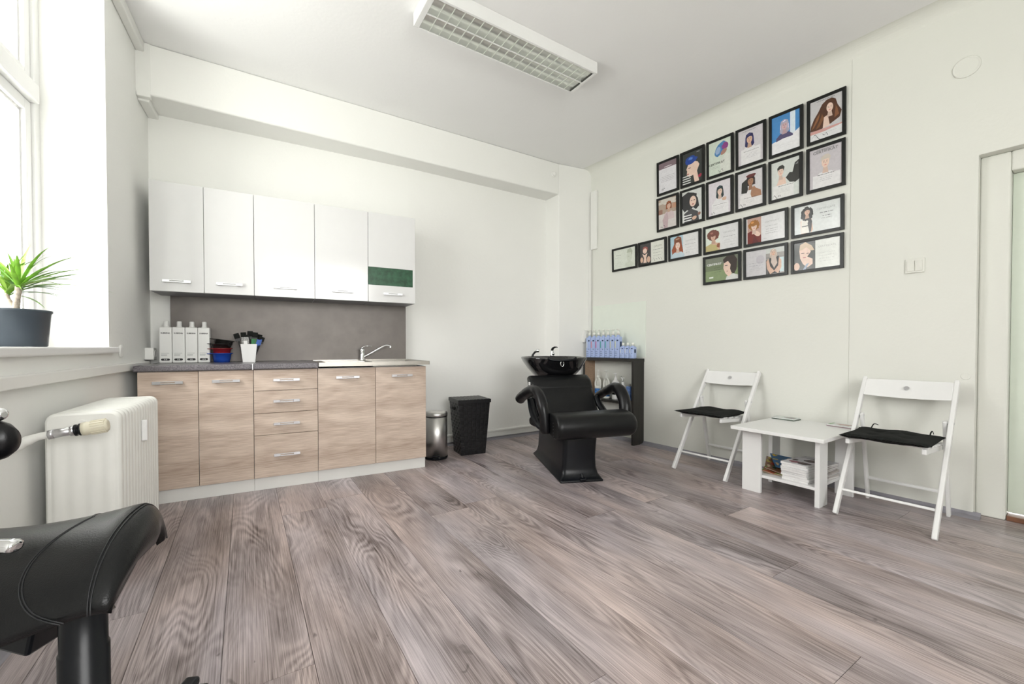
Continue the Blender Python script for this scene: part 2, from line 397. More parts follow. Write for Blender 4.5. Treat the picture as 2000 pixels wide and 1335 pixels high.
o = bpy.data.objects.new('sky_portal', L); C.objects.link(o); o.location = ((FX0 + FX1) / 2, YB0 - .32, (FZ0 + FZ1) / 2); o.rotation_euler = (R(90), 0, 0)
# ------------------------------------------------------------------ door in its recess
e = bpy.data.objects.new('door_1', None); C.objects.link(e); e.matrix_world = MR.copy(); e['kind'] = 'structure'
DOORG = mat('door_paint_pale', (0.70, 0.76, 0.66), 0.25, var=0.02)
m = MB()
for (a, b, z0, z1) in ((UD0, UD0 + 0.115, 0, DZ), (UD1 - 0.10, UD1, 0, DZ), (UD0 + 0.115, UD1 - 0.10, DZ - 0.11, DZ)): m.box(a, 0.06, z0, b, 0.20, z1)
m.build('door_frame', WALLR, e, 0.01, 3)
m = MB(); m.box(UD0 + 0.117, 0.13, 0.035, UD1 - 0.102, 0.17, DZ - 0.112); m.build('door_leaf', DOORG, e, 0.003)
m = MB(); m.box(UD0 + 0.117, 0.07, 0.0, UD1 - 0.102, 0.20, 0.028); m.build('threshold', mat('brown_threshold', (0.20, 0.09, 0.05), 0.4, var=0.3), e, 0.004)
m = MB(); m.cyl((UD1 - 0.17, 0.13, 1.02), (UD1 - 0.17, 0.075, 1.02), 0.011); m.cyl((UD1 - 0.17, 0.08, 1.02), (UD1 - 0.29, 0.08, 1.02), 0.009); m.build('door_handle', NICKEL, e)
# ------------------------------------------------------------------ skirtings
def cove(m, u0, u1, sgn):
    m.sweepx([(0, 0), (sgn * 0.06, 0), (sgn * 0.052, 0.004), (sgn * 0.014, 0.010), (sgn * 0.004, 0.028), (0, 0.030)], u0, u1)
m = MB(MR); cove(m, -1.6, UD0 + 0.03, -1); cove(m, UD1, 3.9, -1); struct(m.build('baseboard_right', COVE))
m = MB(ML); cove(m, 0.2, LEN, 1); struct(m.build('baseboard_left', COVE))
MB2 = frame_z(0, (0, 3.86, 0))
m = MB(MB2); cove(m, 1.30, 2.919, -1); struct(m.build('baseboard_back', COVE))
m = MB(MB2); m.sweepx([(0, 0.024), (-0.018, 0.024), (-0.020, 0.028), (-0.020, 0.078), (-0.028, 0.082), (-0.028, 0.095), (-0.014, 0.102), (0, 0.104)], 1.30, 2.919)
struct(m.build('trim_8', SKIRTW))
m = MB(ML); m.box(1.8, 0.0, 0.03, LEN, 0.03, 0.10); struct(m.build('trim_9', SKIRTW, None, 0.004))
# cable trunking along the left wall under the sill
m = MB(ML); m.box(0.20, 0, 0.829, LEN, 0.035, 0.874); struct(m.build('trim_10', PVCW, None, 0.004))
# boxed pipe along the ceiling corner, over and under the beam
m = MB(ML); m.box(0.285, 0, 2.915, LEN, 0.045, H); m.box(0.245, 0, 2.625, 0.287, 0.075, H); m.box(-0.02, 0, 2.61, 0.25, 0.06, 2.645)
struct(m.build('trim_11', PVCW, None, 0.006))
# duct and thin trunking in the right corner
m = MB(MR); m.box(-1.55, -0.03, 2.07, -1.46, 0, 2.72); struct(m.build('trim_12', PVCW, None, 0.006))
MC = frame_z(-8.77, (2.919, 3.627, 0))
m = MB(MC); m.box(0.383, -0.022, 0.75, 0.418, 0, 2.07); struct(m.build('trim_13', PVCW, None, 0.004))
# ------------------------------------------------------------------ kitchen units
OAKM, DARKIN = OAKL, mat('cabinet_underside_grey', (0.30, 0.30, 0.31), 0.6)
def handle(parent, u, z, w=0.16, y=-0.0, m_=None):
    m = MB(); yy = y - 0.028
    m.box(u - w / 2, yy, z - .009, u - w / 2 + .04, yy + .007, z + .009); m.box(u + w / 2 - .04, yy, z - .009, u + w / 2, yy + .007, z + .009)
    m.box(u - w / 2 + .04, yy, z - .009, u + w / 2 - .04, yy + .007, z - .002); m.box(u - w / 2 + .04, yy, z + .004, u + w / 2 - .04, yy + .007, z + .009)
    m.box(u - w / 2 + .006, yy + .006, z - .007, u - w / 2 + .03, y, z + .007); m.box(u + w / 2 - .03, yy + .006, z - .007, u + w / 2 - .006, y, z + .007)
    return m.build('handle', m_ or NICKEL, parent, 0.0012, 1)
def base_unit(u0, u1, label, fronts, name='base_cabinet'):
    t = thing(name, (u0, 0, 0), 0, label, 'cabinet', None, MK); w = u1 - u0
    m = MB(); m.box(0.001, 0.018, 0.087, w - .001, 0.56, 0.820); m.build('carcass', WHITE, t, 0.001, 1)
    m = MB(); m.box(0.0005, 0.030, 0.0, w - .0005, 0.046, 0.086); m.build('plinth', mat('plinth_white', (0.80, 0.80, 0.77), 0.4, var=.01), t, 0.001, 1)
    for (a, b, z0, z1, hz, nm) in fronts:
        m = MB(); m.box(-(b - a) / 2 + .0015, 0, z0 + .0015, (b - a) / 2 - .0015, 0.017, z1 - .0015)
        d = m.build(nm, OAKM, t, 0.0012, 1); d.location = ((a + b) / 2, 0, 0)
        handle(d, 0.0, hz, 0.16 if b - a > .35 else 0.15)
    return t
base_unit(0, 0.595, 'left oak base cabinet with two doors behind the radiator', [(0, .2975, .088, .820, .752, 'door'), (.2975, .595, .088, .820, .752, 'door')])
base_unit(0.595, 0.985, 'oak base unit with four stacked drawers', [(0, .39, .676, .820, .748, 'drawer'), (0, .39, .524, .676, .604, 'drawer'), (0, .39, .376, .524, .450, 'drawer'), (0, .39, .088, .376, .238, 'drawer')], 'drawer_unit')
base_unit(0.985, 1.775, 'oak base cabinet with two doors under the steel sink', [(0, .398, .088, .820, .752, 'door'), (.398, .79, .088, .820, .752, 'door')], 'sink_cabinet')
# worktops
t = MB(MK); t.box(-0.015, -0.022, 0.822, 0.589, 0.60, 0.860)
tag(t.build('worktop', TOPM, None, 0.008, 3), 'dark grey worktop piece on the left two-door oak cabinet', 'worktop')
t = MB(MK); t.box(0.595, -0.022, 0.822, 0.990, 0.60, 0.860)
tag(t.build('worktop', TOPM, None, 0.008, 3), 'short dark grey worktop piece over the drawers', 'worktop')
t = MB(MK); t.box(0.589, -0.024, 0.822, 0.595, 0.60, 0.8612)
tag(t.build('joint_strip', NICKEL), 'thin silver strip joining the two grey worktop pieces', 'strip')
# sink top
t = thing('kitchen_sink', (0.985, 0, 0), 0, 'stainless steel sink top with drainer over the right oak cabinet', 'sink', None, MK)
m = MB(); x0, x1, y0, y1 = 0.006, 0.812, -0.026, 0.60; bx0, bx1, by0, by1 = 0.40, 0.74, 0.10, 0.46; zt = 0.861
m.box(x0, y0, zt - .028, x1, y0 + .004, zt); m.box(x1 - .004, y0, zt - .028, x1, y1, zt)
m.box(x0, y0 + .004, zt - .006, bx0, y1, zt - .003); m.box(bx1, y0 + .004, zt - .006, x1 - .004, y1, zt - .003)
m.box(bx0, y0 + .004, zt - .006, bx1, by0, zt - .003); m.box(bx0, by1, zt - .006, bx1, y1, zt - .003)
m.box(x0, y0 + .004, zt - .003, x1 - .004, y0 + .02, zt); m.box(x0, y1 - .015, zt - .003, x1 - .004, y1, zt + .002); m.box(x1 - .02, y0 + .02, zt - .003, x1 - .004, y1 - .015, zt)
m.build('rim', SINKM, t)
m = MB()
for (a, b, c, d) in ((bx0 - .004, by0, bx0, by1), (bx1, by0, bx1 + .004, by1), (bx0, by0 - .004, bx1, by0), (bx0, by1, bx1, by1 + .004)): m.box(a, b, zt - .16, c, d, zt - .004)
m.box(bx0, by0, zt - .165, bx1, by1, zt - .16); m.build('basin', SINKM, t)
m = MB()
for k in range(9): m.box(0.06, 0.12 + k * .04, zt - .003, 0.34, 0.13 + k * .04, zt + .0005)
m.build('drainer_ribs', SINKM, t)
# mixer tap
t = thing('kitchen_tap', (1.372, 0.52, 0.858), 0, 'chrome single lever mixer tap with long slanted spout on the sink', 'tap', None, MK)
m = MB(); m.smooth = True; m.lathe([(.026, 0), (.026, .006), (.021, .012), (.020, .075), (.022, .085), (.019, .100), (.008, .106)], seg=20); m.build('body', CHROME, t)
m = MB(); m.smooth = True; m.tube(smooth_path([(0.012, -0.005, 0.028), (0.06, -0.02, 0.055), (0.14, -0.045, 0.105), (0.175, -0.055, 0.125), (0.200, -0.063, 0.130), (0.222, -0.07, 0.122), (0.224, -0.071, 0.108)]), 0.0085, 10); m.build('spout', CHROME, t)
m = MB(); m.smooth = True; m.tube(smooth_path([(-0.008, 0, 0.100), (0.010, -0.004, 0.117), (0.045, -0.014, 0.124), (0.078, -0.024, 0.121)]), [.012] * 6 + [.009] * 6 + [.006] * 7, 10, flat=.55); m.build('lever', CHROME, t)
# splashback
t = MB(MK); t.box(0.055, 0.592, 0.862, 1.768, 0.600, 1.345)
tag(t.build('splashback', SPLASH), 'grey brown brushed splashback between worktop and white wall cabinets', 'panel')
# wall cabinets
def wall_unit(u0, u1, label, doors, glassy=False):
    t = thing('wall_cabinet', (u0, 0.295, 1.345), 0, label, 'cabinet', None, MK); w = u1 - u0; h = 0.73
    m = MB(); m.box(0.001, 0.018, 0.002, w - .001, 0.30, h - .001); 
    if glassy:
        m = MB(); m.box(.001, .018, .002, .018, .30, h - .001); m.box(w - .018, .018, .002, w - .001, .30, h - .001); m.box(.018, .018, .002, w - .018, .30, .018); m.box(.018, .018, h - .018, w - .018, .30, h - .001); m.box(.018, .29, .018, w - .018, .30, h - .018)
    m.build('carcass', WHITE, t, 0.001, 1)
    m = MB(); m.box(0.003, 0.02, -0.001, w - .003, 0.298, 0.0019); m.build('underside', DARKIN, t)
    for (a, b) in doors:
        m = MB()
        if glassy:
            m.box(a + .0015, 0, .0, b - .0015, .018, .138); m.box(a + .0015, 0, .285, b - .0015, .018, h)
            m.box(b - .022, 0, .138, b - .0015, .018, .285)
            d = m.build('door', GLOSSW, t, .001, 1)
            g = MB(); g.box(a + .0015, .004, .130, b - .020, .009, .293)
            gm = mat('dark_glass_green_reflection', (0.028, 0.085, 0.045), 0.30, var=0.35, scale=25, spec=0.3)  # dark glass; the reflection of greenery outside is painted into its colour
            o = g.build('glass_panel', gm, d); o['label'] = 'dark glass strip with a painted green reflection'
        else:
            m.box(a + .0015, 0, 0, b - .0015, .018, h); d = m.build('door', GLOSSW, t, .0012, 1)
        handle(d, (a + b) / 2, 0.068, 0.155, 0.0, mat('handle_pale', (0.78, 0.79, 0.80), 0.3, 0.6))
    return t
wall_unit(0, 0.590, 'white wall cabinet with two doors, leftmost above the worktop', [(0, .295), (.295, .590)])
wall_unit(0.590, 0.990, 'white single door wall cabinet above the cup of brushes', [(0, .40)])
wall_unit(0.990, 1.385, 'white single door wall cabinet above the kitchen tap', [(0, .395)])
wall_unit(1.385, 1.775, 'white wall cabinet with a dark glass strip in its door, green reflection painted on', [(0, .39)], True)
# ------------------------------------------------------------------ things on the worktop
INK = mat('black_print', (0.01, 0.01, 0.01), 0.5)
def letters(m, body, size, x, y, z, bold=0.0, M2=None):
    """flat letters in the local XZ plane facing -Y, centred on x"""
    v, f = text_mesh(body, size, bold)
    m.add([(x + a, y, z + b) for a, b, c in v], f, False)
def white_bottle(u, pill, label):
    t = thing('developer_bottle', (u, 0.478, 0.860), 0, label, 'bottle', 'white developer bottles on the worktop', MK)
    m = MB(); m.box(-.0355, -.0355, 0, .0355, .0355, .252); m.build('body', mat('bottle_white', (.80, .80, .78), .35, var=.01), t, .007, 3)
    m = MB(); m.smooth = True; m.lathe([(.017, .250), (.017, .258), (.0145, .262), (.0145, .290), (.012, .294)], seg=18); m.build('cap', mat('bottle_white', (0, 0, 0)), t)
    m = MB(); y = -.0359
    letters(m, 'SUBRINA', .0125, 0, y, .205, .0004)
    for k, (a, b) in enumerate(((-.024, .020), (-.024, .010), (-.024, .008))): m.box(a, y, .068 - k * .007 - (.003 if k else 0), b, y + .0002, .0695 - k * .007 - (.003 if k else 0))
    m.build('print', INK, t)
    m = MB(); n = 10
    pts = [(.017 + .0075 * cos(a), .0245 + .0075 * sin(a)) for a in [-pi / 2 + pi * k / n for k in range(n + 1)]] + [(-.017 + .0075 * cos(a), .0245 + .0075 * sin(a)) for a in [pi / 2 + pi * k / n for k in range(n + 1)]]
    m.add([(a, y, b) for a, b in pts], [tuple(range(len(pts)))], False); b_ = m.build('badge', INK, t)
    m = MB(); letters(m, pill, .0095, 0, y - .0003, .0213, .0003); m.build('badge_text', WHITE, b_)
white_bottle(0.052, '12 %', 'white square developer bottle, leftmost of four beside the wall socket')
white_bottle(0.1245, '9 %', 'white square developer bottle, second from the left of four')
white_bottle(0.197, '6 %', 'white square developer bottle, third from the left of four')
white_bottle(0.2695, '1,9 %', 'white square developer bottle beside the stacked tint bowls')
def bowl(u, v, z, r, h, col, label, tilt=0, nm='tint_bowl'):
    t = thing(nm, (u, v, z), 0, label, 'bowl', 'stacked tint bowls', MK)
    mt = mat('bowl_%.3f_%.3f' % (col[0], col[2]), col, .25, var=.05)
    m = MB(); m.smooth = True
    m.lathe([(r * .70, 0), (r * .76, h * .3), (r * .86, h * .88), (r, h * .93), (r, h), (r * .90, h), (r * .84, h * .95), (r * .72, h * .3), (r * .60, h * .1)], seg=28)
    m.build('shell', mt, t)
    m = MB(); m.box(r * .9, -.014, h * .88, r + .022, .014, h * .97); m.build('grip_tab', mt, t, .003, 2)
    if tilt: t.rotation_euler = (t.rotation_euler[0], R(-tilt), t.rotation_euler[2])
    return t
bowl(0.374, .470, .860, .070, .068, (.010, .055, .35), 'blue plastic tint bowl at the bottom of the bowl stack')
bowl(0.374, .470, .905, .068, .058, (.22, .012, .014), 'dark red tint bowl sitting in the blue bowl')
bowl(0.370, .470, .945, .068, .050, (.012, .010, .010), 'black tint bowl above the red bowl', 3)
bowl(0.380, .470, .972, .068, .052, (.014, .013, .012), 'black tint bowl tilted on top of the bowl stack', 9)
for o in [x for x in bpy.data.objects if x.name.startswith('tint_bowl')]: o.rotation_euler.z += R(200)
t = thing('brush_cup', (0.547, .46, .860), 0, 'white square tapered plastic cup holding tint brushes', 'cup', None, MK)
m = MB(); A = lambda h, z: [(-h, -h, z), (h, -h, z), (h, h, z), (-h, h, z)]
m.rings([A(.040, 0), A(.053, .134), A(.049, .134), A(.037, .006)]); m.sm = [False] * len(m.f); m.build('shell', WHITE, t, .004, 3)
def brush(u, v, lean_x, lean_y, L_, label, col=(.012, .012, .012), kind=0):
    t = thing('tint_brush' if kind == 0 else 'tail_comb', (0.547 + u, .46 + v, .868), 0, label, 'brush' if kind == 0 else 'comb', 'brushes and combs in the white cup', MK)
    mt = mat('tool_%.3f%.3f%.3f' % col, col, .4)
    top = Vector((lean_x, lean_y, L_))
    m = MB(); m.tube([(0, 0, 0), top * .72], [.0045, .006], 8); m.build('handle', mt, t)
    d = top.normalized(); a, b = top * .72, top
    if kind == 0:
        m = MB(); m.bar(a, top * .82, .034, .008, (1, 0, -.3)); m.build('ferrule', mt, t, .001, 1)
        m = MB(); m.bar(top * .82, b, .036, .010, (1, 0, -.3)); m.build('bristles', FABB, t, .002, 1)
    else:
        m = MB(); m.bar(a, b, .018, .004, (1, 0, 0))
        for k in range(9):
            p = a + (b - a) * (k / 9 + .05); m.bar(p + Vector((.006, 0, 0)), p + Vector((.024, 0, .002)), .0035, .003, (0, 0, 1))
        m.build('teeth', mt, t)
brush(-.025, 0, -.060, 0, .205, 'black tint brush leaning furthest left in the cup')
brush(-.020, .015, -.020, .01, .215, 'black tint brush upright left of the foil packet')
brush(-.005, -.01, -.012, 0, .195, 'black tint brush behind the foil packet')
brush(.005, .015, .000, .01, .225, 'tallest black tint brush in the middle of the cup')
brush(.020, .0, .020, 0, .215, 'black tint brush right of the middle in the cup')
brush(.024, .015, .045, .01, .200, 'black tint brush leaning right in the cup')
brush(.026, -.02, .062, -.01, .180, 'black tint brush leaning furthest right in the cup')
brush(.012, -.025, .014, -.01, .165, 'green tail comb in the white cup', (.01, .16, .04), 1)
brush(.022, -.028, .040, -.01, .160, 'blue tail comb in the white cup', (.02, .09, .38), 1)
t = thing('clip_card', (0.528, .432, .868), 0, 'clear packet of grey clips standing in the brush cup', 'packet', None, MK)
m = MB(); m.bar((0, 0, .06), (-.006, -.008, .178), .048, .006, (1, 0, 0)); m.build('card', mat('packet_grey', (.30, .30, .29), .2, var=.6, scale=160), t, .001, 1)
m = MB(); m.bar((.000, -.006, .10), (-.003, -.010, .15), .022, .003, (1, 0, 0)); m.build('sticker', WHITE, t)
# wall sockets and small fittings
def plate(name, M, u, z, w, h, d, label, cat, part, M3=None, ysg=-1, mt=PVCW):
    t = thing(name, (u, 0, z), 0, label, cat, None, M)
    y0, y1 = sorted((0, ysg * d))
    m = MB(); m.box(-w / 2, y0, -h / 2, w / 2, y1, h / 2); m.build('plate', mt, t, .004, 3)
    return t
t = thing('wall_socket', (0.125, 0, .925), 0, 'white square surface socket box at the left end of the worktop', 'socket', None, ML)
m = MB(); m.box(-.042, 0, -.042, .042, .05, .042); m.build('plate', PVCW, t, .006, 3)
m = MB(); m.smooth = True
mm = MB(Matrix.Rotation(R(-90), 4, 'X')); mm.smooth = True; mm.lathe([(.026, .050), (.026, .053), (.020, .053), (.019, .046)], seg=20); mm.build('socket_insert', PVCW, t)
t = thing('round_socket', (0.665, 0, .948), 0, 'round white flush cover on the wall right of the sill', 'cover', None, ML)
mm = MB(Matrix.Rotation(R(-90), 4, 'X')); mm.smooth = True; mm.lathe([(.036, 0), (.036, .006), (.031, .010), (.020, .0105)], seg=28); mm.build('plate', PVCW, t)
t = thing('light_switch', (1.147, -.005, 1.472), 0, 'white double rocker light switch on the right wall', 'switch', None, MR)
m = MB(); m.box(-.044, -.010, -.044, .044, 0, .044); m.build('plate', mat('switch_ivory', (.74, .74, .68), .35), t, .003, 2)
for s_ in (-1, 1):
    m = MB(); m.box(-.017, -.015, -.032, .017, -.008, .032); o = m.build('rocker', mat('switch_ivory', (0, 0, 0)), t, .002, 2); o.location = (s_ * .0185, 0, 0); o.rotation_euler.x = R(2)
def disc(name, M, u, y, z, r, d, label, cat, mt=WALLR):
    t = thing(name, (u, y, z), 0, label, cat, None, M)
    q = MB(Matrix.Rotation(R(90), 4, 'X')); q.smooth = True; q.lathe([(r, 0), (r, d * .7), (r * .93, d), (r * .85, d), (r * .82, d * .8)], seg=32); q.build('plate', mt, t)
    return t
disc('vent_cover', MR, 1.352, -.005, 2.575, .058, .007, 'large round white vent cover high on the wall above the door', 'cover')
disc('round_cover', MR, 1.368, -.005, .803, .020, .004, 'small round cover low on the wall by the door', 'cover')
t = thing('motion_sensor', (-0.09 + 0.02, -.0, 2.845), 0, 'small white round motion sensor on the ceiling beam', 'sensor', None, MC)
q = MB(Matrix.Rotation(R(90), 4, 'X')); q.smooth = True; q.lathe([(.030, 0), (.030, .012), (.026, .022)], seg=24); q.build('base', PVCW, t)
q = MB(Matrix.Rotation(R(90), 4, 'X')); q.smooth = True; q.lathe([(.021, .020), (.021, .030), (.015, .040), (.006, .044)], seg=24); q.build('lens', PVCW, t)
t = thing('wall_socket', (0.335, 0, 1.094), 0, 'white socket box on the column left of the blue bottles', 'socket', None, MC)
m = MB(); m.box(-.028, -.045, -.068, .028, 0, .068); m.build('plate', PVCW, t, .005, 3)
m = MB(); m.box(-.018, -.049, -.03, .018, -.044, .03); m.build('socket_insert', PVCW, t, .002)
# ------------------------------------------------------------------ ceiling lamp (off)
t = thing('ceiling_lamp', (0.872, 2.20, 2.90), 0, 'long white fluorescent ceiling lamp with silver louvre grid, switched off', 'lamp')
LL, LW, LH = 1.245, 0.275, 0.08
m = MB(); m.box(0, 0, 0, LL, .016, LH); m.box(0, LW - .006, 0, LL, LW, LH); m.box(LL - .022, .016, 0, LL, LW - .006, LH); m.box(0, .016, 0, .035, LW - .006, LH); m.box(.035, .016, LH - .006, LL - .022, LW - .006, LH)
m.build('housing', WHITE, t, .006, 3)
mid = (0.016 + LW - .006) / 2
REFL = mat('anodised_louvre', (.74, .76, .71), .30, .75, var=.04)
m = MB(); m.box(.035, mid - .003, .001, LL - .022, mid + .003, .05); m.build('centre_strip', WHITE, t)
bay = [(.018, mid - .003), (mid + .003, LW - .008)]
for (a, b) in bay:
    m = MB(); n = 10; c = (a + b) / 2; hw = (b - a) / 2
    pr = [(c + hw * cos(pi * k / n), .006 + .060 * sin(pi * k / n) ** .8) for k in range(n + 1)]
    m.smooth = True
    m.rings([[(x, y, z) for y, z in pr] for x in (.036, LL - .024)], (False, False)); m.f = [f for f in m.f]; m.build('reflector', REFL, t)
    m = MB(); m.smooth = True; m.cyl((.05, c, .042), (LL - .04, c, .042), .013, 14); m.build('fluorescent_tube', mat('tube_white', (.86, .87, .85), .3, var=.01), t)
    m = MB(); m.box(LL - .060, a + .01, .012, LL - .050, b - .01, .06); m.box(LL - .036, a + .008, .001, LL - .026, b - .008, .014); m.build('lamp_holder', mat('holder_dark', (.05, .05, .045), .5), t)
nb = 18
for (a, b) in bay:
    for k in range(nb):
        x = .036 + (LL - .024 - .060 - .036) * (k + 1) / nb
        m = MB(); c = (a + b) / 2
        prof = [(a, .001), (b, .001), (b, .018), (c, .030), (a, .018)]
        w0, w1 = .0065, .0015
        vv = [(-w1, y, z) for y, z in prof[:2]] + [(w1, y, z) for y, z in prof[:2][::-1]]
        lo = [(-w1, a, .001), (w1, a, .001), (w1, b, .001), (-w1, b, .001)]
        hi = [(-w0, a, .026), (w0, a, .026), (w0, b, .026), (-w0, b, .026)]
        m.rings([lo, hi]); m.sm = [False] * len(m.f)
        o = m.build('louvre_blade', REFL, t); o.location = (x, 0, 0)
# ------------------------------------------------------------------ radiator
t = thing('radiator', (1.125, 0, 0), 0, 'white steel column radiator on the left wall under the sill', 'radiator', None, ML)
RZ0, RZ1, RY0, RY1 = .10, .722, .045, .262
n = 14; U1 = 1.72 - 1.125; pitch = U1 / n
def rrect(y0, y1, z0, z1, r, k=6):
    p = []
    for (cy, cz, a0) in ((y1 - r, z1 - r, 0), (y0 + r, z1 - r, 90), (y0 + r, z0 + r, 180), (y1 - r, z0 + r, 270)):
        for i in range(k + 1): a = R(a0 + 90 * i / k); p.append((cy + r * cos(a), cz + r * sin(a)))
    return p
for k in range(n):
    m = MB(); a, b = pitch * k, pitch * (k + 1) - .004
    rs = []
    for (x, ins) in ((a, .010), (a + .004, .003), ((a + b) / 2, 0), (b - .004, .003), (b, .010)):
        rs.append([(x, y, z) for y, z in rrect(RY0 + ins, RY1 - ins, RZ0 + ins, RZ1 - ins, .032 - ins * .5)])
    m.rings(rs)
    if k == n - 1:    # visible end: shallow vertical columns pressed into the sheet
        q = MB(); q.smooth = True
        for j in range(4):
            c = RY0 + .034 + j * .050
            q.rings([[(b + .001 - .010 * (abs(i - 4) / 4.0) ** 2 + .004, c - .022 + .0055 * i, zz) for i in range(9)] for zz in (RZ0 + .03, RZ0 + .08, RZ1 - .09, RZ1 - .05)], (False, False))
    m.build('radiator_section', RADW, t)
m = MB(); m.smooth = True
for zz in (RZ0 + .05, RZ1 - .05): m.cyl((-.006, .15, zz), (U1 + .006, .15, zz), .022)
m.build('header_pipe', RADW, t)
# pressed columns on the near end plate
m = MB(); g = 29
yy = [RY0 + .012 + (RY1 - RY0 - .024) * i / (g - 1) for i in range(g)]; zz = [RZ0 + .035 + (RZ1 - RZ0 - .06) * i / 16 for i in range(17)]
def hgt(i, j):
    s_ = .5 - .5 * cos(2 * pi * 4 * i / (g - 1)); e_ = min(1, min(j, 16 - j) / 2.5) * min(1, min(i, g - 1 - i) / 2)
    return U1 - .006 + .008 * e_ * (.4 + .6 * s_ * (1 if j < 14 else .3))
m.smooth = True
m.add([(hgt(i, j), yy[i], zz[j]) for j in range(17) for i in range(g)], [(j * g + i, j * g + i + 1, (j + 1) * g + i + 1, (j + 1) * g + i) for j in range(16) for i in range(g - 1)])
m.build('end_plate', RADW, t)
m = MB(); m.box(.30 - .012, RY1 - .002, .545, .30 + .012, RY1 + .020, .640); o = m.build('heat_meter', WHITE, t, .006, 3)
m = MB(); m.box(.30 - .030, RY1 - .002, .560, .30 - .014, RY1 + .010, .615); m.build('meter_clip', PVCW, t, .003, 2)
m = MB(); m.box(U1 - .06, .10, 0.0, U1 - .03, .15, .11); m.box(U1 - .085, .08, 0, U1 - .005, .20, .006); m.box(.04, .10, 0, .07, .15, .11); m.build('foot', RADW, t, .002, 1)
m = MB(); m.smooth = True; m.lathe([(.024, 0), (.026, .01), (.020, .03), (.013, .05), (.013, .30), (.011, .31)], c=(U1 + .035, .14), seg=16); m.build('supply_pipe', RADW, t)
# valve with thermostatic head
t = thing('thermostatic_valve', (1.833, 0, 0.655), 0, 'radiator valve with ribbed cream thermostat head and white painted pipe', 'valve', None, ML)
P0, P1 = Vector((.03, .0, -.035)), Vector((0, .27, .032))
ax = (Vector((0, .250, .030)) - Vector((0, .10, .010))).normalized()
m = MB(); m.smooth = True; m.tube(smooth_path([(.0, .0, -.035), (.0, .025, -.022), (0, .05, -.006), (0, .075, .004), (0, .105, .009)]), [.015, .017, .019, .018, .016, .017, .018, .017, .016, .015, .016, .017, .017, .016, .015, .014, .014, .013, .013, .013, .013, .013, .013, .013, .013], 14); m.build('painted_pipe', RADW, t)
def at(d): return Vector((0, .10, .008)) + ax * d
m = MB(); m.cyl(at(0), at(.014), .018, 6); m.smooth = True; m.tube([at(.012), at(.015), at(.055), at(.058)], [.013, .0155, .0155, .013], 18); m.cyl(at(.056), at(.068), .019, 6); m.build('valve_body', NICKEL, t)
m = MB(); m.smooth = True; m.tube([at(.066), at(.068), at(.073), at(.075), at(.078), at(.080), at(.086), at(.088)], [.014, .021, .021, .016, .016, .022, .022, .015], 20); m.build('black_collar', BLKP, t)
m = MB(); m.smooth = True; CRM = mat('cream_plastic', (.70, .66, .52), .4, var=.05)
m.tube([at(.086), at(.087), at(.100), at(.105), at(.150), at(.157), at(.158)], [.017, .0235, .0245, .0235, .0235, .020, .012], 24); m.build('thermostat_head', CRM, t)
sd = ax.cross(Vector((1, 0, 0))).normalized(); s2 = ax.cross(sd)
m = MB()
for k in range(16):
    a = 2 * pi * k / 16; off = sd * (.0245 * cos(a)) + s2 * (.0245 * sin(a)); m.bar(at(.112) + off, at(.152) + off, .0032, .0045, off)
m.build('grip_ribs', CRM, t)
# ------------------------------------------------------------------ plant on the sill
t = thing('potted_plant', (-0.766, 2.383, WZ0), 0, 'green dragon tree in a wide dark grey pot on the window sill', 'plant')
m = MB(); m.smooth = True
m.lathe([(.105, 0), (.109, .003), (.119, .128), (.1235, .133), (.1235, .141), (.117, .141), (.113, .12)], seg=40); m.build('pot', mat('pot_grey', (.055, .072, .09), .42, var=.1), t)
m = MB(); m.lathe([(.0, .119), (.113, .120)], seg=24, cap=(False, False)); m.build('soil', mat('soil', (.05, .035, .025), .95, var=.5, scale=90, bump=.8, bscale=120), t)
STEM = mat('stem_bark', (.42, .36, .29), .8, var=.3, scale=80, bump=.5, bscale=90)
crowns = [((.045, -.030, .228), .0095), ((.004, .004, .205), .009)]
base = (0.030, -.018, .12)
for (c, r) in crowns:
    m = MB(); m.smooth = True; m.tube(smooth_path([base, (base[0] + (c[0] - base[0]) * .3, base[1] + (c[1] - base[1]) * .3, .150), (c[0] * .9, c[1], .185), c]), [r * 1.35, r * 1.2, r * 1.3, r * 1.1, r * 1.25, r, r * 1.15, r, r * 1.1, r, r * 1.1, r, r, r, r, r, r, r, r], 10); m.build('stem', STEM, t)
rnd = random.Random(11)
LEAFS = [mat('leaf_a', (.17, .36, .035), .4, var=.25, scale=30), mat('leaf_b', (.27, .44, .07), .4, var=.25, scale=30), mat('leaf_c', (.10, .24, .035), .4, var=.25, scale=30)]
def leaf(c, az, up, ln, droop, w, mt):
    d = Vector((cos(az), sin(az), 0)); sdv = Vector((-sin(az), cos(az), 0)); p = Vector(c); e = up; n_ = 10; L_ = []; 
    for i in range(n_ + 1):
        s_ = i / n_; ww = w * (.55 + .9 * s_) if s_ < .35 else w * (1 - ((s_ - .35) / .65) ** 1.6) * .87 + .0003
        dirv = d * cos(e) + Vector((0, 0, 1)) * sin(e); nrm = Vector((0, 0, 1)) * cos(e) - d * sin(e)
        L_ += [p - sdv * ww / 2, p - nrm * ww * .16, p + sdv * ww / 2]
        p = p + dirv * (ln / n_); e -= droop / n_ * (0.4 + 1.2 * s_)
    m = MB(); m.smooth = True; m.add(L_, [(3 * i + j, 3 * i + j + 1, 3 * i + j + 4, 3 * i + j + 3) for i in range(n_) for j in range(2)])
    m.build('leaf', mt, t)
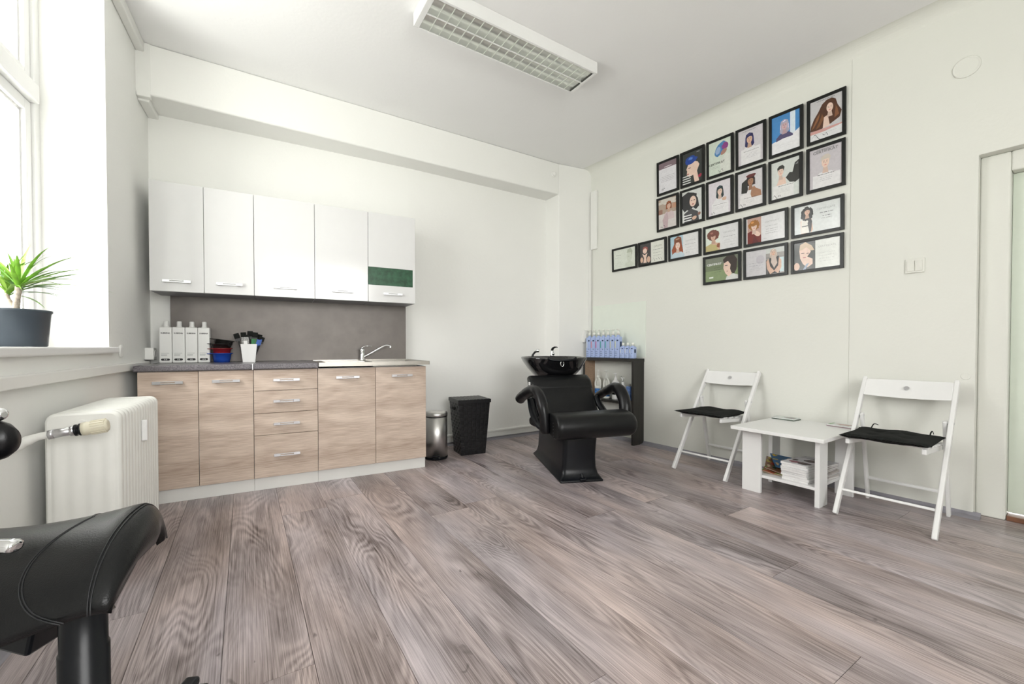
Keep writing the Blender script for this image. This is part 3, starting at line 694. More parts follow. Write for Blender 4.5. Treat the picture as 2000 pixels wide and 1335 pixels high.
for ci, (c, r) in enumerate(crowns):
    for k in range(26):
        az = rnd.random() * 2 * pi; up = R(rnd.choice([82, 74, 64, 50, 36, 22, 10]) + rnd.uniform(-6, 6))
        ln = rnd.uniform(.13, .19) if up > R(45) else rnd.uniform(.16, .23)
        if ln * cos(up) > .13 and cos(az) < -.3: az += pi
        leaf((c[0], c[1], c[2] - .012 + rnd.random() * .016), az, up, ln, R(70 if up > R(45) else 62) * rnd.uniform(.4, 1.2), rnd.uniform(.014, .020), LEAFS[rnd.choice([0, 0, 1, 1, 2])])
for (az, up, ln) in ((-38, 34, .31), (-30, 24, .33), (-14, 10, .30), (0, 28, .26), (-48, 16, .28), (-50, 48, .24)):
    leaf(crowns[0][0], R(az), R(up), ln, R(40), .013, LEAFS[0])
# ------------------------------------------------------------------ framed prints
FR_ = mat('frame_black', (.006, .007, .006), .3, var=.2, spec=.35)
def ell(cx, cy, rx, ry, n=18, a0=0, a1=360, rot=0, jit=0, seed=1):
    r_ = random.Random(seed); o = []
    for i in range(n):
        a = R(a0 + (a1 - a0) * i / n); k = 1 + jit * (r_.random() - .5)
        x, y = rx * cos(a) * k, ry * sin(a) * k
        o.append((cx + x * cos(R(rot)) - y * sin(R(rot)), cy + x * sin(R(rot)) + y * cos(R(rot))))
    return o
SK, SK2, SKD = (.66, .44, .33), (.78, .58, .48), (.38, .20, .12)
BK = (.015, .013, .014)
def head(cx, cy, s, hair, skin=SK, kind='long', bodyc=(.8, .78, .76), body=True, asp=1.0):
    """a small printed portrait: list of (colour, polygon) layers"""
    A = asp; L_ = []
    hl = tuple(min(1, c * 1.9 + .02) for c in hair)
    if kind == 'long': L_.append((hair, [(cx - s * A, cy + s * .3), (cx - s * .8 * A, cy + s * 1.1), (cx, cy + s * 1.45), (cx + s * .8 * A, cy + s * 1.1), (cx + s * A, cy + s * .2), (cx + s * 1.15 * A, cy - s * 1.3), (cx + s * .6 * A, cy - s * 1.9), (cx - s * .6 * A, cy - s * 1.9), (cx - s * 1.1 * A, cy - s * 1.4)]))
    if kind == 'wavy': L_.append((hair, [(cx + (x_) * A, cy + y_) for x_, y_ in ell(-.1 * s, -.6 * s, 1.55 * s, 2.1 * s, 34, jit=.2, seed=5)]))
    if kind == 'bob': L_.append((hair, [(cx - s * 1.05 * A, cy + s * .4), (cx - s * .7 * A, cy + s * 1.2), (cx, cy + s * 1.45), (cx + s * .7 * A, cy + s * 1.2), (cx + s * 1.05 * A, cy + s * .4), (cx + s * 1.1 * A, cy - s * .95), (cx - s * 1.15 * A, cy - s * 1.0)]))
    if kind == 'afro': L_.append((hair, [(cx + x_ * A, cy + y_) for x_, y_ in ell(0, .5 * s, 1.75 * s, 1.5 * s, 40, jit=.13, seed=3)]))
    if kind == 'curl': L_.append((hair, [(cx + x_ * A, cy + y_) for x_, y_ in ell(0, .35 * s, 1.35 * s, 1.35 * s, 40, jit=.22, seed=9)]))
    if body: L_.append((bodyc, [(cx - s * 2.0 * A, cy - s * 4.2), (cx - s * 1.9 * A, cy - s * 2.5), (cx - s * 1.0 * A, cy - s * 1.75), (cx + s * 1.0 * A, cy - s * 1.75), (cx + s * 1.9 * A, cy - s * 2.5), (cx + s * 2.0 * A, cy - s * 4.2)]))
    L_.append((tuple(c * .8 for c in skin), [(cx - s * .33 * A, cy - s * .7), (cx + s * .33 * A, cy - s * .7), (cx + s * .55 * A, cy - s * 1.95), (cx - s * .55 * A, cy - s * 1.95)]))
    L_.append((skin, [(cx + x_ * A, cy + y_) for x_, y_ in ell(0, 0, .66 * s, .98 * s, 20)]))
    ey = tuple(c * .22 for c in skin)
    for q in (-1, 1):
        L_.append((ey, [(cx + x_ * A, cy + y_) for x_, y_ in ell(q * .27 * s, .08 * s, .13 * s, .055 * s, 8)]))
        L_.append((ey, [(cx + (q * .27 - .16) * s * A, cy + .26 * s), (cx + (q * .27 + .16) * s * A, cy + .26 * s), (cx + (q * .27 + .14) * s * A, cy + .31 * s), (cx + (q * .27 - .14) * s * A, cy + .31 * s)]))
    L_.append((tuple(c * .72 for c in skin), [(cx, cy + .1 * s), (cx + .10 * s * A, cy - .26 * s), (cx - .07 * s * A, cy - .26 * s)]))
    L_.append((tuple(min(1, k) for k in (skin[0] * .85, skin[1] * .42, skin[2] * .45)), [(cx + x_ * A, cy + y_) for x_, y_ in ell(0, -.50 * s, .22 * s, .085 * s, 10)]))
    if kind in ('long', 'bob', 'wavy'):
        L_.append((hair, [(cx - s * .78 * A, cy - s * .2), (cx - s * .85 * A, cy + s * .8), (cx, cy + s * 1.25), (cx + s * .85 * A, cy + s * .8), (cx + s * .78 * A, cy - s * .2), (cx + s * .60 * A, cy + s * .45), (cx + s * .1 * A, cy + s * .62), (cx - s * .52 * A, cy + s * .40)]))
        L_.append((hl, [(cx - s * .45 * A, cy + s * .95), (cx + s * .15 * A, cy + s * 1.22), (cx + s * .30 * A, cy + s * 1.08), (cx - s * .3 * A, cy + s * .82)]))
        for q, yy_ in ((-.92, -.5), (.90, -.6)): L_.append((hl, [(cx + (q - .05) * s * A, cy + (yy_ + .8) * s), (cx + (q + .06) * s * A, cy + (yy_ + .8) * s), (cx + (q + .05) * s * A, cy + (yy_ - .3) * s), (cx + (q - .07) * s * A, cy + (yy_ - .2) * s)]))
    if kind == 'short': L_.append((hair, [(cx - s * .72 * A, cy + s * .1), (cx - s * .85 * A, cy + s * .9), (cx - s * .3 * A, cy + s * 1.4), (cx + s * .5 * A, cy + s * 1.45), (cx + s * .95 * A, cy + s * .9), (cx + s * .72 * A, cy + s * .0), (cx + s * .55 * A, cy + s * .55), (cx - s * .1 * A, cy + s * .6), (cx - s * .55 * A, cy + s * .45)]))
    if kind in ('afro', 'curl'): L_.append((hair, [(cx + x_ * A, cy + y_) for x_, y_ in ell(0, .75 * s, .95 * s, .62 * s, 24, jit=.25, seed=4)])); L_.append((hl, [(cx + x_ * A, cy + y_) for x_, y_ in ell(-.4 * s, 1.1 * s, .4 * s, .3 * s, 14, jit=.6, seed=8)]))
    return L_
def rc(x0, y0, x1, y1): return [(x0, y0), (x1, y0), (x1, y1), (x0, y1)]
def lines(x0, x1, y, n, dy, c=(.25, .24, .25), th=.008, seed=1):
    r_ = random.Random(seed); o = []
    for k in range(n):
        a = r_.uniform(0, .12) * (x1 - x0); x = x0 + a
        while x < x1 - a:
            w = min(r_.uniform(.03, .10), x1 - a - x); o.append((c, rc(x, y - k * dy, x + w, y - k * dy + th * r_.uniform(.7, 1.2)))); x += w + .015
    return o
def sign(x, y, w, c=(.02, .02, .03)):
    o = []; n = 9; r_ = random.Random(int(x * 100)); px, py = x, y
    for k in range(n):
        qx = x + w * (k + 1) / n; qy = y + (r_.random() - .5) * w * .45
        o.append((c, [(px, py), (qx, qy), (qx + .006, qy + .012), (px + .004, py + .014)])); px, py = qx, qy
    return o
def clip(poly):
    def cl(P, f, g):
        o = []
        for i in range(len(P)):
            a, b = P[i - 1], P[i]; fa, fb = f(a), f(b)
            if (fa >= 0) != (fb >= 0): t_ = fa / (fa - fb); o.append((a[0] + (b[0] - a[0]) * t_, a[1] + (b[1] - a[1]) * t_))
            if fb >= 0: o.append(b)
        return o
    for f in (lambda p: p[0], lambda p: 1 - p[0], lambda p: p[1], lambda p: 1 - p[1]):
        poly = cl(poly, f, None)
        if len(poly) < 3: return []
    return poly
PRINTGLOSS = .16
def picture(u, z_top, land, bgc, layers, label, texts=()):
    w, h = (.322, .242) if land else (.231, .319)
    t = thing('picture_frame', (u + w / 2, -.002, z_top - h), 0, label, 'picture', None, MR)
    t.rotation_euler = (t.rotation_euler[0], 0, t.rotation_euler[2])
    # leans slightly forward at the top
    t.matrix_world = t.matrix_world @ Matrix.Rotation(R(1.6), 4, 'X')
    b = .021; m = MB()
    m.box(-w / 2, -.016, 0, -w / 2 + b, 0, h); m.box(w / 2 - b, -.016, 0, w / 2, 0, h); m.box(-w / 2 + b, -.016, 0, w / 2 - b, 0, b); m.box(-w / 2 + b, -.016, h - b, w / 2 - b, 0, h)
    m.build('frame', FR_, t, .001, 1)
    pw, ph = w - 2 * b, h - 2 * b; mats_ = [flat(bgc, PRINTGLOSS)]; m = MB()
    m.box(-pw / 2, -.0095, b, pw / 2, -.003, h - b)
    tf = lambda p, y: (-pw / 2 + p[0] * pw, y, b + p[1] * ph)
    y = -.0096
    for c, poly in layers:
        poly = clip(poly)
        if len(poly) < 3: continue
        mt = flat(c, PRINTGLOSS)
        if mt not in mats_: mats_.append(mt)
        m.cur = mats_.index(mt); y -= .00003
        # fan from centroid keeps concave outlines sane
        m.add([tf(p, y) for p in poly], [tuple(range(len(poly)))], False)
    y -= .00005
    for body, size, x, yy, c, bold in texts:
        mt = flat(c, PRINTGLOSS)
        if mt not in mats_: mats_.append(mt)
        m.cur = mats_.index(mt); v, f = text_mesh(body, size, bold)
        m.add([(-pw / 2 + x * pw + a, y, b + yy * ph + bb) for a, bb, cc in v], f, False)
    m.build('print', mats_, t)
    return t
P_ = 1.41  # portrait page: y unit is 1.41 x unit -> scale heads by asp
PA = 1.42; LA_ = .70
U = [-.690, -.442, -.192, .057, .309, .563]
Z1, Z2, Z3, Z4 = 2.742, 2.398, 2.019, 1.757
g = (.70, .69, .70)
picture(U[0], Z1, False, (.74, .73, .76), [((.22, .16, .18), rc(0, .80, 1, 1)), ((.75, .72, .73), rc(.32, .835, .72, .855))] + lines(.08, .9, .52, 4, .055, seed=3) + lines(.1, .5, .72, 2, .05, (.5, .5, .52), .006, 6) + sign(.15, .10, .2), 'framed certificate with dark plum header and text only, top row far left')
picture(U[1], Z1, False, (.040, .045, .042), [(SK2, [(.62, .0), (.55, .25), (.35, .22), (.22, .30), (.24, .42), (.20, .48), (.30, .62), (.55, .70), (.78, .62), (.86, .52), (.74, .34), (.84, .0)]), ((.02, .06, .30), ell(.44, .74, .30, .13, 24, jit=.25, seed=2)), ((.10, .22, .60), ell(.42, .79, .12, .04, 12, jit=.4, seed=3)), ((.05, .03, .03), ell(.36, .50, .08, .012, 8)), ((.35, .10, .10), ell(.28, .32, .06, .02, 8)), ((.35, .03, .06), ell(.88, .16, .10, .05, 9, jit=.5))] + [((.75, .75, .74), rc(.0, .02 + k * .075, .42, .05 + k * .075)) for k in range(4)], 'framed dark poster of a blue-fringed face in profile', [('salon', .014, .8, .92, (.7, .7, .7), 0)])
picture(U[2], Z1, False, (.62, .69, .60), [((.08, .22, .45), ell(.52, .74, .30, .15, 24, rot=35, jit=.15, seed=4)), ((.30, .42, .62), ell(.42, .70, .12, .10, 12, rot=35, jit=.3, seed=6)), ((.25, .05, .22), ell(.74, .78, .14, .10, 16, jit=.3, seed=5)), ((.40, .22, .17), ell(.68, .62, .15, .07, 14, rot=20)), ((.70, .72, .66), [(.55, .0), (.5, .35), (.78, .55), (1, .5), (1, 0)])] + lines(.06, .55, .24, 2, .04, (.3, .32, .3), .006, 4) + sign(.42, .08, .25), 'framed certificate with tilted head of blue and purple hair', [('CERTIFIKÁT', .026, .36, .30, (.04, .05, .04), .0003)])
picture(U[3], Z1, False, (.62, .59, .62), head(.46, .70, .125, (.035, .035, .11), SK, 'long', (.78, .77, .78), asp=1.35) + [((.78, .77, .78), rc(.12, .0, .9, .44))] + lines(.2, .85, .36, 1, .04, (.05, .05, .05), .011, 7) + lines(.3, .8, .29, 4, .04, (.4, .4, .42), .006, 8) + lines(.1, .8, .94, 1, .04, (.1, .1, .1), .01, 2), 'framed print of a woman with navy hair in a white top')
picture(U[4], Z1, False, (.07, .25, .55), [((.70, .78, .85), rc(.66, .3, .84, 1)), ((.80, .80, .82), [(0, 0), (0, .32), (.3, .36), (.7, .38), (1, .52), (1, 0)])] + head(.46, .70, .115, (.42, .40, .50), (.60, .42, .44), 'long', (.10, .09, .18), asp=1.35) + [((.80, .80, .82), [(0, 0), (0, .30), (.4, .36), (1, .36), (1, 0)])] + lines(.2, .8, .2, 2, .06, (.6, .6, .62), .006, 9), 'framed sky-blue print of a woman with silver lilac hair')
picture(U[5], Z1, False, (.56, .55, .56), [((.085, .035, .018), [(.52, .93), (.38, .86), (.26, .70), (.12, .55), (.02, .38), (.0, .26), (.30, .24), (.62, .30), (.92, .40), (.98, .55), (.86, .72), (.80, .88), (.68, .94)]), ((.26, .11, .045), [(.20, .55), (.32, .66), (.26, .50), (.12, .34), (.05, .30)]), ((.22, .09, .04), [(.80, .72), (.86, .62), (.90, .48), (.76, .42)]), ((.20, .085, .035), [(.38, .62), (.44, .50), (.30, .32), (.18, .28), (.30, .46)]), (SK2, [(.44, .52), (.56, .55), (.62, .28), (.40, .26)])] + head(.62, .72, .115, (.085, .035, .018), SK2, 'none', body=False, asp=1.35) + [((.60, .33, .30), rc(0, .16, 1, .25)), ((.72, .72, .73), [(0, 0), (0, .17), (.45, .17), (1, .22), (1, 0)])] + sign(.06, .07, .5) + lines(.3, .85, .13, 1, .04, (.4, .4, .4), .006, 3) + lines(.12, .85, .955, 1, .04, (.12, .12, .12), .012, 2), 'framed print of long wavy brown hair, top right corner of the wall display')
picture(U[0], Z2, False, (.42, .33, .26), [((.62, .58, .52), ell(.5, .9, .6, .1, 20, jit=.6)), ((.66, .62, .60), rc(0, .0, 1, .5)), ((.30, .16, .12), rc(.0, .50, .22, .66)), ((.50, .28, .18), rc(.78, .62, 1, .78))] + head(.58, .74, .11, (.22, .07, .03), SK, 'bob', (.60, .49, .50), asp=1.35) + [((.50, .38, .40), [(.3, .0), (.22, .3), (.5, .56), (.55, .3), (.5, 0)])] + sign(.1, .06, .3), 'framed photo print of an auburn-haired woman in a pale pink suit')
picture(U[1], Z2, False, (.64, .66, .64), [((.03, .03, .032), [(0, .48), (.0, .88), (.3, .97), (.62, .90), (.80, .70), (.86, .45), (.70, .36), (.55, .45), (.40, .35), (.25, .40), (.12, .35)]), (SK2, ell(.55, .64, .17, .17, 20)), ((.05, .03, .03), ell(.49, .67, .045, .012, 8)), ((.05, .03, .03), ell(.62, .67, .045, .012, 8)), ((.35, .05, .06), ell(.55, .55, .05, .018, 8)), ((.03, .03, .03), [(.50, .93), (.36, .70), (.45, .80), (.68, .82), (.72, .7), (.75, .85)]), ((.06, .06, .065), [(.1, 0), (.1, .3), (.45, .42), (.8, .28), (.85, 0)])] + [((.8, .8, .8), rc(.02, .04 + k * .08, .48, .075 + k * .08)) for k in range(3)] + [((.25, .12, .09), ell(.86, .2, .08, .05, 9, jit=.3)), (SK, ell(.62, .10, .12, .06, 10, jit=.3))], 'framed print of a woman with a big black bob and striped sleeve')
picture(U[2], Z2, False, (.70, .66, .70), head(.52, .70, .12, (.028, .045, .050), SK2, 'long', (.77, .76, .77), asp=1.3) + [((.78, .77, .78), rc(.15, .0, .9, .36)), (SK, ell(.72, .44, .10, .055, 12, jit=.3))] + lines(.2, .85, .30, 1, .04, (.1, .1, .1), .010, 3) + lines(.3, .7, .24, 3, .035, (.45, .45, .46), .006, 4) + sign(.1, .06, .2), 'framed print of a dark teal-haired woman holding up her hand')
picture(U[3], Z2, False, (.64, .62, .64), head(.52, .72, .13, (.035, .022, .020), SKD, 'bob', (.76, .74, .74), asp=1.3) + [((.12, .03, .03), ell(.54, .87, .20, .05, 14, jit=.2)), ((.035, .035, .032), [(.16, .72), (.36, .8), (.42, .5), (.36, .40), (.14, .42)]), (SKD, [(.5, .28), (.56, .5), (.66, .56), (.74, .48), (.92, .40), (.95, .24), (.6, .22)]), ((.76, .74, .74), [(.05, .0), (.1, .36), (.5, .40), (.56, .24), (1, .24), (1, 0)])] + lines(.2, .85, .25, 1, .04, (.1, .1, .1), .010, 5) + lines(.3, .7, .19, 3, .035, (.45, .45, .46), .006, 6) + sign(.06, .07, .25), 'framed print of a bronze-skinned woman with straight dark hair and raised fingers')
picture(U[4], Z2, False, (.64, .67, .64), [((.035, .035, .035), [(.52, .52), (.66, .64), (.76, .62), (.84, .85), (1, .92), (1, .40), (.86, .34), (.66, .38)]), ((.2, .2, .2), [(.84, .8), (.96, .86), (.95, .8)]), (SK2, [(.18, .36), (.3, .54), (.5, .55), (.54, .36)])] + head(.34, .72, .115, (.040, .040, .035), SK2, 'short', (.74, .72, .70), body=False, asp=1.3) + [((.76, .76, .75), rc(.05, 0, .8, .36))] + lines(.2, .85, .32, 1, .04, (.07, .07, .07), .011, 5) + lines(.3, .7, .26, 4, .035, (.45, .45, .46), .006, 6) + sign(.06, .06, .28), 'framed print of a dark-haired woman with a black feather wing')
picture(U[5], Z2, False, (.56, .53, .56), head(.50, .62, .135, (.60, .54, .47), SK2, 'short', (.74, .73, .74), asp=1.3) + [((.74, .73, .74), rc(.1, 0, .95, .33))] + lines(.2, .85, .32, 1, .04, (.08, .08, .08), .012, 5) + lines(.28, .75, .26, 3, .045, (.35, .35, .36), .008, 6) + lines(.12, .85, .955, 1, .04, (.12, .12, .12), .010, 2), 'framed certificate of a short-haired platinum blonde', [('CERTIFIKÁT', .028, .5, .875, (.15, .15, .15), 0)])
UL = [-1.243, -.905, -.562, -.217, .125, .468]
picture(UL[0], Z3, True, (.70, .74, .66), [((.62, .66, .57), ell(.74, .55, .12, .28, 20)), ((.46, .50, .40), [(.62, .75), (.66, .92), (.8, .97), (.88, .8), (.84, .55), (.8, .75)]), ((.52, .56, .46), ell(.70, .55, .03, .02, 8)), ((.62, .66, .57), ell(.72, .15, .2, .15, 14))] + lines(.07, .42, .70, 1, .05, (.2, .22, .2), .018, 2) + lines(.07, .35, .58, 1, .05, (.4, .42, .4), .010, 3) + lines(.08, .45, .3, 3, .09, (.5, .52, .48), .010, 4), 'framed pale green certificate with a faint profile, leftmost of all frames')
picture(UL[1], Z3, True, (.74, .75, .68), [((.06, .055, .055), rc(0, 0, .46, 1)), ((.30, .09, .08), ell(.22, .72, .11, .14, 18, jit=.2)), (SK2, ell(.21, .64, .085, .13, 16)), (SK2, [(.10, .52), (.2, .44), (.32, .52), (.26, .3), (.28, .06), (.14, .06), (.17, .3)]), ((.55, .2, .2), ell(.21, .56, .02, .015, 8)), (SK, ell(.07, .22, .06, .14, 10)), (SK, ell(.36, .2, .07, .16, 10))] + lines(.52, .95, .60, 1, .1, (.1, .1, .1), .018, 3) + lines(.52, .9, .45, 2, .13, (.25, .25, .22), .012, 5) + sign(.52, .12, .42), 'framed diploma with hands around a face on a dark half', [('DIPLOM', .024, .74, .72, (.35, .36, .28), 0)])
picture(UL[2], Z3, True, (.74, .74, .74), [((.42, .58, .66), rc(0, 0, .46, 1)), ((.30, .075, .03), [(.08, .05), (.05, .4), (.16, .7), (.16, .9), (.28, .99), (.4, .9), (.42, .6), (.46, .3), (.46, .05), (.34, .0), (.3, .4), (.2, .2)])] + head(.27, .56, .17, (.24, .075, .035), SK2, 'none', (.52, .62, .68), asp=.72) + [((.20, .065, .03), [(.14, .58), (.14, .88), (.28, .98), (.40, .86), (.40, .58), (.36, .70), (.18, .70)]), ((.45, .25, .15), [(.20, .88), (.34, .90), (.33, .84), (.2, .82)])] + lines(.52, .9, .52, 1, .1, (.25, .25, .25), .014, 3) + lines(.54, .9, .38, 2, .12, (.5, .5, .5), .01, 5) + sign(.55, .16, .15, (.4, .4, .4)), 'framed certificate with long auburn hair and fringe on pale blue', [('CERTIFICATE', .016, .72, .66, (.45, .45, .45), 0)])
picture(UL[3], Z3, True, (.73, .73, .74), [((.72, .78, .70), rc(0, 0, .45, 1)), ((.52, .45, .22), [(0, 0), (0, .24), (.16, .32), (.34, .30), (.45, .22), (.45, 0)]), (SK, [(.18, .3), (.2, .5), (.3, .5), (.32, .34), (.45, .3), (.45, .04), (.38, .04), (.36, .22)]), ((.30, .12, .07), ell(.40, .20, .05, .10, 12, jit=.4))] + head(.24, .60, .15, (.19, .075, .055), SK, 'afro', body=False, asp=.74) + lines(.54, .92, .50, 1, .1, (.2, .2, .2), .014, 3) + lines(.54, .92, .36, 2, .11, (.5, .5, .5), .01, 5) + sign(.76, .14, .12, (.4, .4, .4)), 'framed certificate with a round reddish afro on pale ground', [('CERTIFICATE', .017, .73, .66, (.42, .42, .42), 0)])
picture(UL[4], Z3, True, (.72, .72, .73), [((.52, .34, .28), rc(0.03, 0, .40, 1)), ((.17, .025, .02), [(.03, 0), (.03, .44), (.12, .5), (.26, .46), (.40, .28), (.40, 0)]), (SK2, ell(.29, .36, .07, .12, 12, rot=30))] + head(.21, .66, .15, (.34, .15, .04), SK2, 'curl', body=False, asp=.74) + [((.12, .02, .02), [(.16, .0), (.22, .32), (.30, .1), (.34, 0)])] + lines(.50, .84, .56, 1, .1, (.4, .4, .4), .014, 3) + lines(.50, .85, .44, 3, .08, (.3, .3, .3), .012, 5) + sign(.46, .1, .08, (.4, .4, .4)), 'framed certificate with orange curls and a dark red jacket', [('CERTIFICATE', .017, .68, .70, (.45, .45, .45), 0)])
picture(UL[5], Z3, True, (.66, .69, .68), [((.62, .66, .66), rc(0, 0, .12, 1)), (SK, [(.16, .0), (.14, .45), (.2, .6), (.38, .6), (.42, .1), (.38, .0)]), ((.76, .74, .68), [(.16, .02), (.16, .50), (.24, .62), (.32, .60), (.36, .3), (.38, 0)]), ((.02, .02, .02), rc(.17, .25, .34, .28)), ((.02, .02, .02), [(.34, .0), (.30, .35), (.35, .62), (.40, .4), (.38, .05)])] + head(.29, .76, .12, (.022, .024, .022), SK, 'wavy', body=False, asp=.74) + [((.16, .16, .16), rc(.0, 0, .0, 0))] + lines(.56, .86, .62, 1, .1, (.06, .06, .06), .020, 3) + lines(.62, .82, .50, 1, .1, (.1, .1, .1), .018, 4) + lines(.58, .85, .42, 1, .1, (.3, .3, .3), .014, 5), 'framed certificate with black-haired woman in a white one-shoulder dress', [('CERTIFICATE', .019, .70, .74, (.4, .42, .42), 0)])
picture(UL[3], Z4, True, (.17, .21, .12), [((.24, .31, .16), rc(0, 0, 1, .45)), ((.20, .22, .17), rc(0, .7, 1, 1)), ((.70, .71, .68), [(.62, 0), (.66, .15), (.85, .24), (1, .16), (1, 0)]), (SK2, [(.58, .74), (.56, .5), (.62, .28), (.72, .12), (.82, .26), (.84, .6), (.8, .8)]), ((.055, .042, .038), [(.58, .70), (.55, .86), (.66, .99), (.88, 1), (.97, .8), (.95, .4), (.88, .22), (.80, .28), (.76, .45), (.78, .62), (.70, .78)]), ((.06, .045, .04), ell(.65, .60, .05, .015, 8)), ((.4, .2, .18), ell(.68, .36, .03, .015, 8))] + lines(.25, .5, .56, 3, .09, (.10, .12, .08), .014, 5) + [((.78, .8, .76), rc(.12, .14, .25, .20))], 'framed dark green certificate with a dark-haired man', [('CERTIFIKÁT', .024, .28, .68, (.85, .87, .84), .0004)])
picture(UL[4], Z4, True, (.60, .59, .61), [((.34, .32, .30), rc(.53, 0, 1, 1)), ((.58, .60, .58), rc(.53, .80, 1, 1)), ((.10, .10, .10), rc(.53, .0, .62, .55)), ((.55, .68, .70), rc(.88, .05, .98, .6)), ((.27, .26, .25), rc(.53, .62, 1, .66)), ((.52, .50, .54), ell(.38, .62, .11, .17, 18)), ((.03, .03, .03), [(.58, .02), (.62, .62), (.86, .66), (.88, .02)]), (SK, [(.54, .5), (.6, .6), (.64, .3), (.74, .12), (.80, .14), (.64, .0), (.56, .22)]), (SK, [(.92, .5), (.86, .6), (.84, .3), (.74, .12), (.70, .16), (.84, .0), (.92, .22)])] + head(.72, .80, .11, (.50, .40, .33), SK, 'long', body=False, asp=.74) + [((.58, .48, .42), [(.68, .7), (.78, .7), (.82, .4), (.74, .22), (.66, .45)])] + lines(.06, .48, .50, 2, .10, (.35, .35, .38), .014, 3) + lines(.06, .46, .28, 2, .07, (.45, .45, .48), .010, 5), 'framed certificate with a long-haired blonde in a black vest on its right half', [('CERTIFICATE', .015, .2, .74, (.5, .5, .52), 0)])
picture(UL[5], Z4, True, (.74, .76, .72), [((.055, .06, .055), rc(0, 0, .48, 1)), ((.10, .11, .10), [(.2, 1), (.48, .9), (.48, .7), (.3, .9)]), (SK2, [(.2, .22), (.14, .42), (.12, .7), (.2, .9), (.34, .86), (.38, .62), (.30, .46), (.42, .36), (.42, .18), (.3, .06)]), ((.62, .48, .34), [(.12, .72), (.14, .92), (.26, .99), (.40, .84), (.46, .66), (.38, .66), (.28, .80), (.18, .72)]), ((.05, .03, .03), ell(.20, .60, .045, .014, 8)), ((.05, .03, .03), ell(.31, .58, .035, .014, 8)), ((.45, .16, .15), ell(.24, .44, .04, .018, 8)), ((.045, .05, .045), [(.12, .42), (.14, .26), (.3, .08), (.34, 0), (.1, 0), (.1, .3)]), ((.30, .36, .46), [(.20, 0), (.28, .2), (.34, .22), (.26, 0)]), (SK, ell(.06, .14, .07, .14, 12))] + lines(.54, .9, .52, 4, .10, (.55, .56, .54), .012, 3), 'framed certificate with a fair-haired woman on black, lowest at the right', [('CERTIFICATE', .018, .73, .72, (.5, .5, .48), 0)])
# ------------------------------------------------------------------ folding chairs; local X away from the wall is -X: chair faces -Y
def folding_chair(loc, rz, label):
    """local: X across, Y back towards the wall, front feet at y=0"""
    t = thing('folding_chair', loc, rz, label, 'chair', 'white folding chairs by the right wall')
    hw = .207
    for s_ in (-1, 1):
        m = MB(); m.bar((s_ * hw, 0.012, 0.0), (s_ * hw, .528, .775), .022, .036, (1, 0, 0)); m.build('leg', WHITE, t, .006, 3)
        m = MB(); m.bar((s_ * (hw - .024), .505, 0.0), (s_ * (hw - .024), .372, .560), .018, .032, (1, 0, 0)); m.build('leg', WHITE, t, .005, 3)
        m = MB(); m.bar((s_ * (hw - .047), .035, .432), (s_ * (hw - .047), .425, .405), .020, .030, (1, 0, 0)); m.build('seat_rail', WHITE, t, .005, 3)
        m = MB(); m.cyl((s_ * (hw + .013), .374, .550), (s_ * (hw - .034), .374, .550), .006, 10); m.build('bolt', NICKEL, t)
    for k in range(5):
        m = MB(); yy = .055 + .083 * k; m.box(-.175, yy, .447 - .069 * (yy - .035), .175, yy + .052, .459 - .069 * (yy - .035)); m.build('seat_slat', WHITE, t, .003, 2)
    m = MB(); m.bar((-hw, .098, .130), (hw, .098, .130), .014, .020, (0, .3, 1)); m.build('stretcher', WHITE, t, .003, 2)
    m = MB(); m.bar((-hw + .02, .472, .140), (hw - .02, .472, .140), .014, .020, (0, -.2, 1)); m.build('stretcher', WHITE, t, .003, 2)
    m = MB(); n_ = 12; vv = []; ang = math.atan2(.516, .775)
    for i in range(n_ + 1):
        x = -hw + .010 + (2 * hw - .020) * i / n_; q = 1 - (x / hw) ** 2
        for (z, dy) in ((.672 - .010 * q, -.010), (.768, -.010), (.768, .006), (.672 - .010 * q, .006)):
            y = .012 + .516 * z / .775 + dy - .012 + .022 * q; vv.append((x, y, z))
    f = []
    for i in range(n_):
        for k in range(4): a = 4 * i + k; b_ = 4 * i + (k + 1) % 4; f.append((a, b_, b_ + 4, a + 4))
    f += [(0, 1, 2, 3), tuple(4 * n_ + k for k in (3, 2, 1, 0))]
    m.add(vv, f, False); m.build('backrest', WHITE, t, .004, 2)
    m = MB(); c = Vector((0, .012 + .516 * .722 / .775 - .0105, .722))
    d = Vector((0, -cos(ang), sin(ang) * 1.0)).normalized(); m.cyl(c, c + d * .0035, .013, 18); o = m.build('medallion', NICKEL, t)
    return t
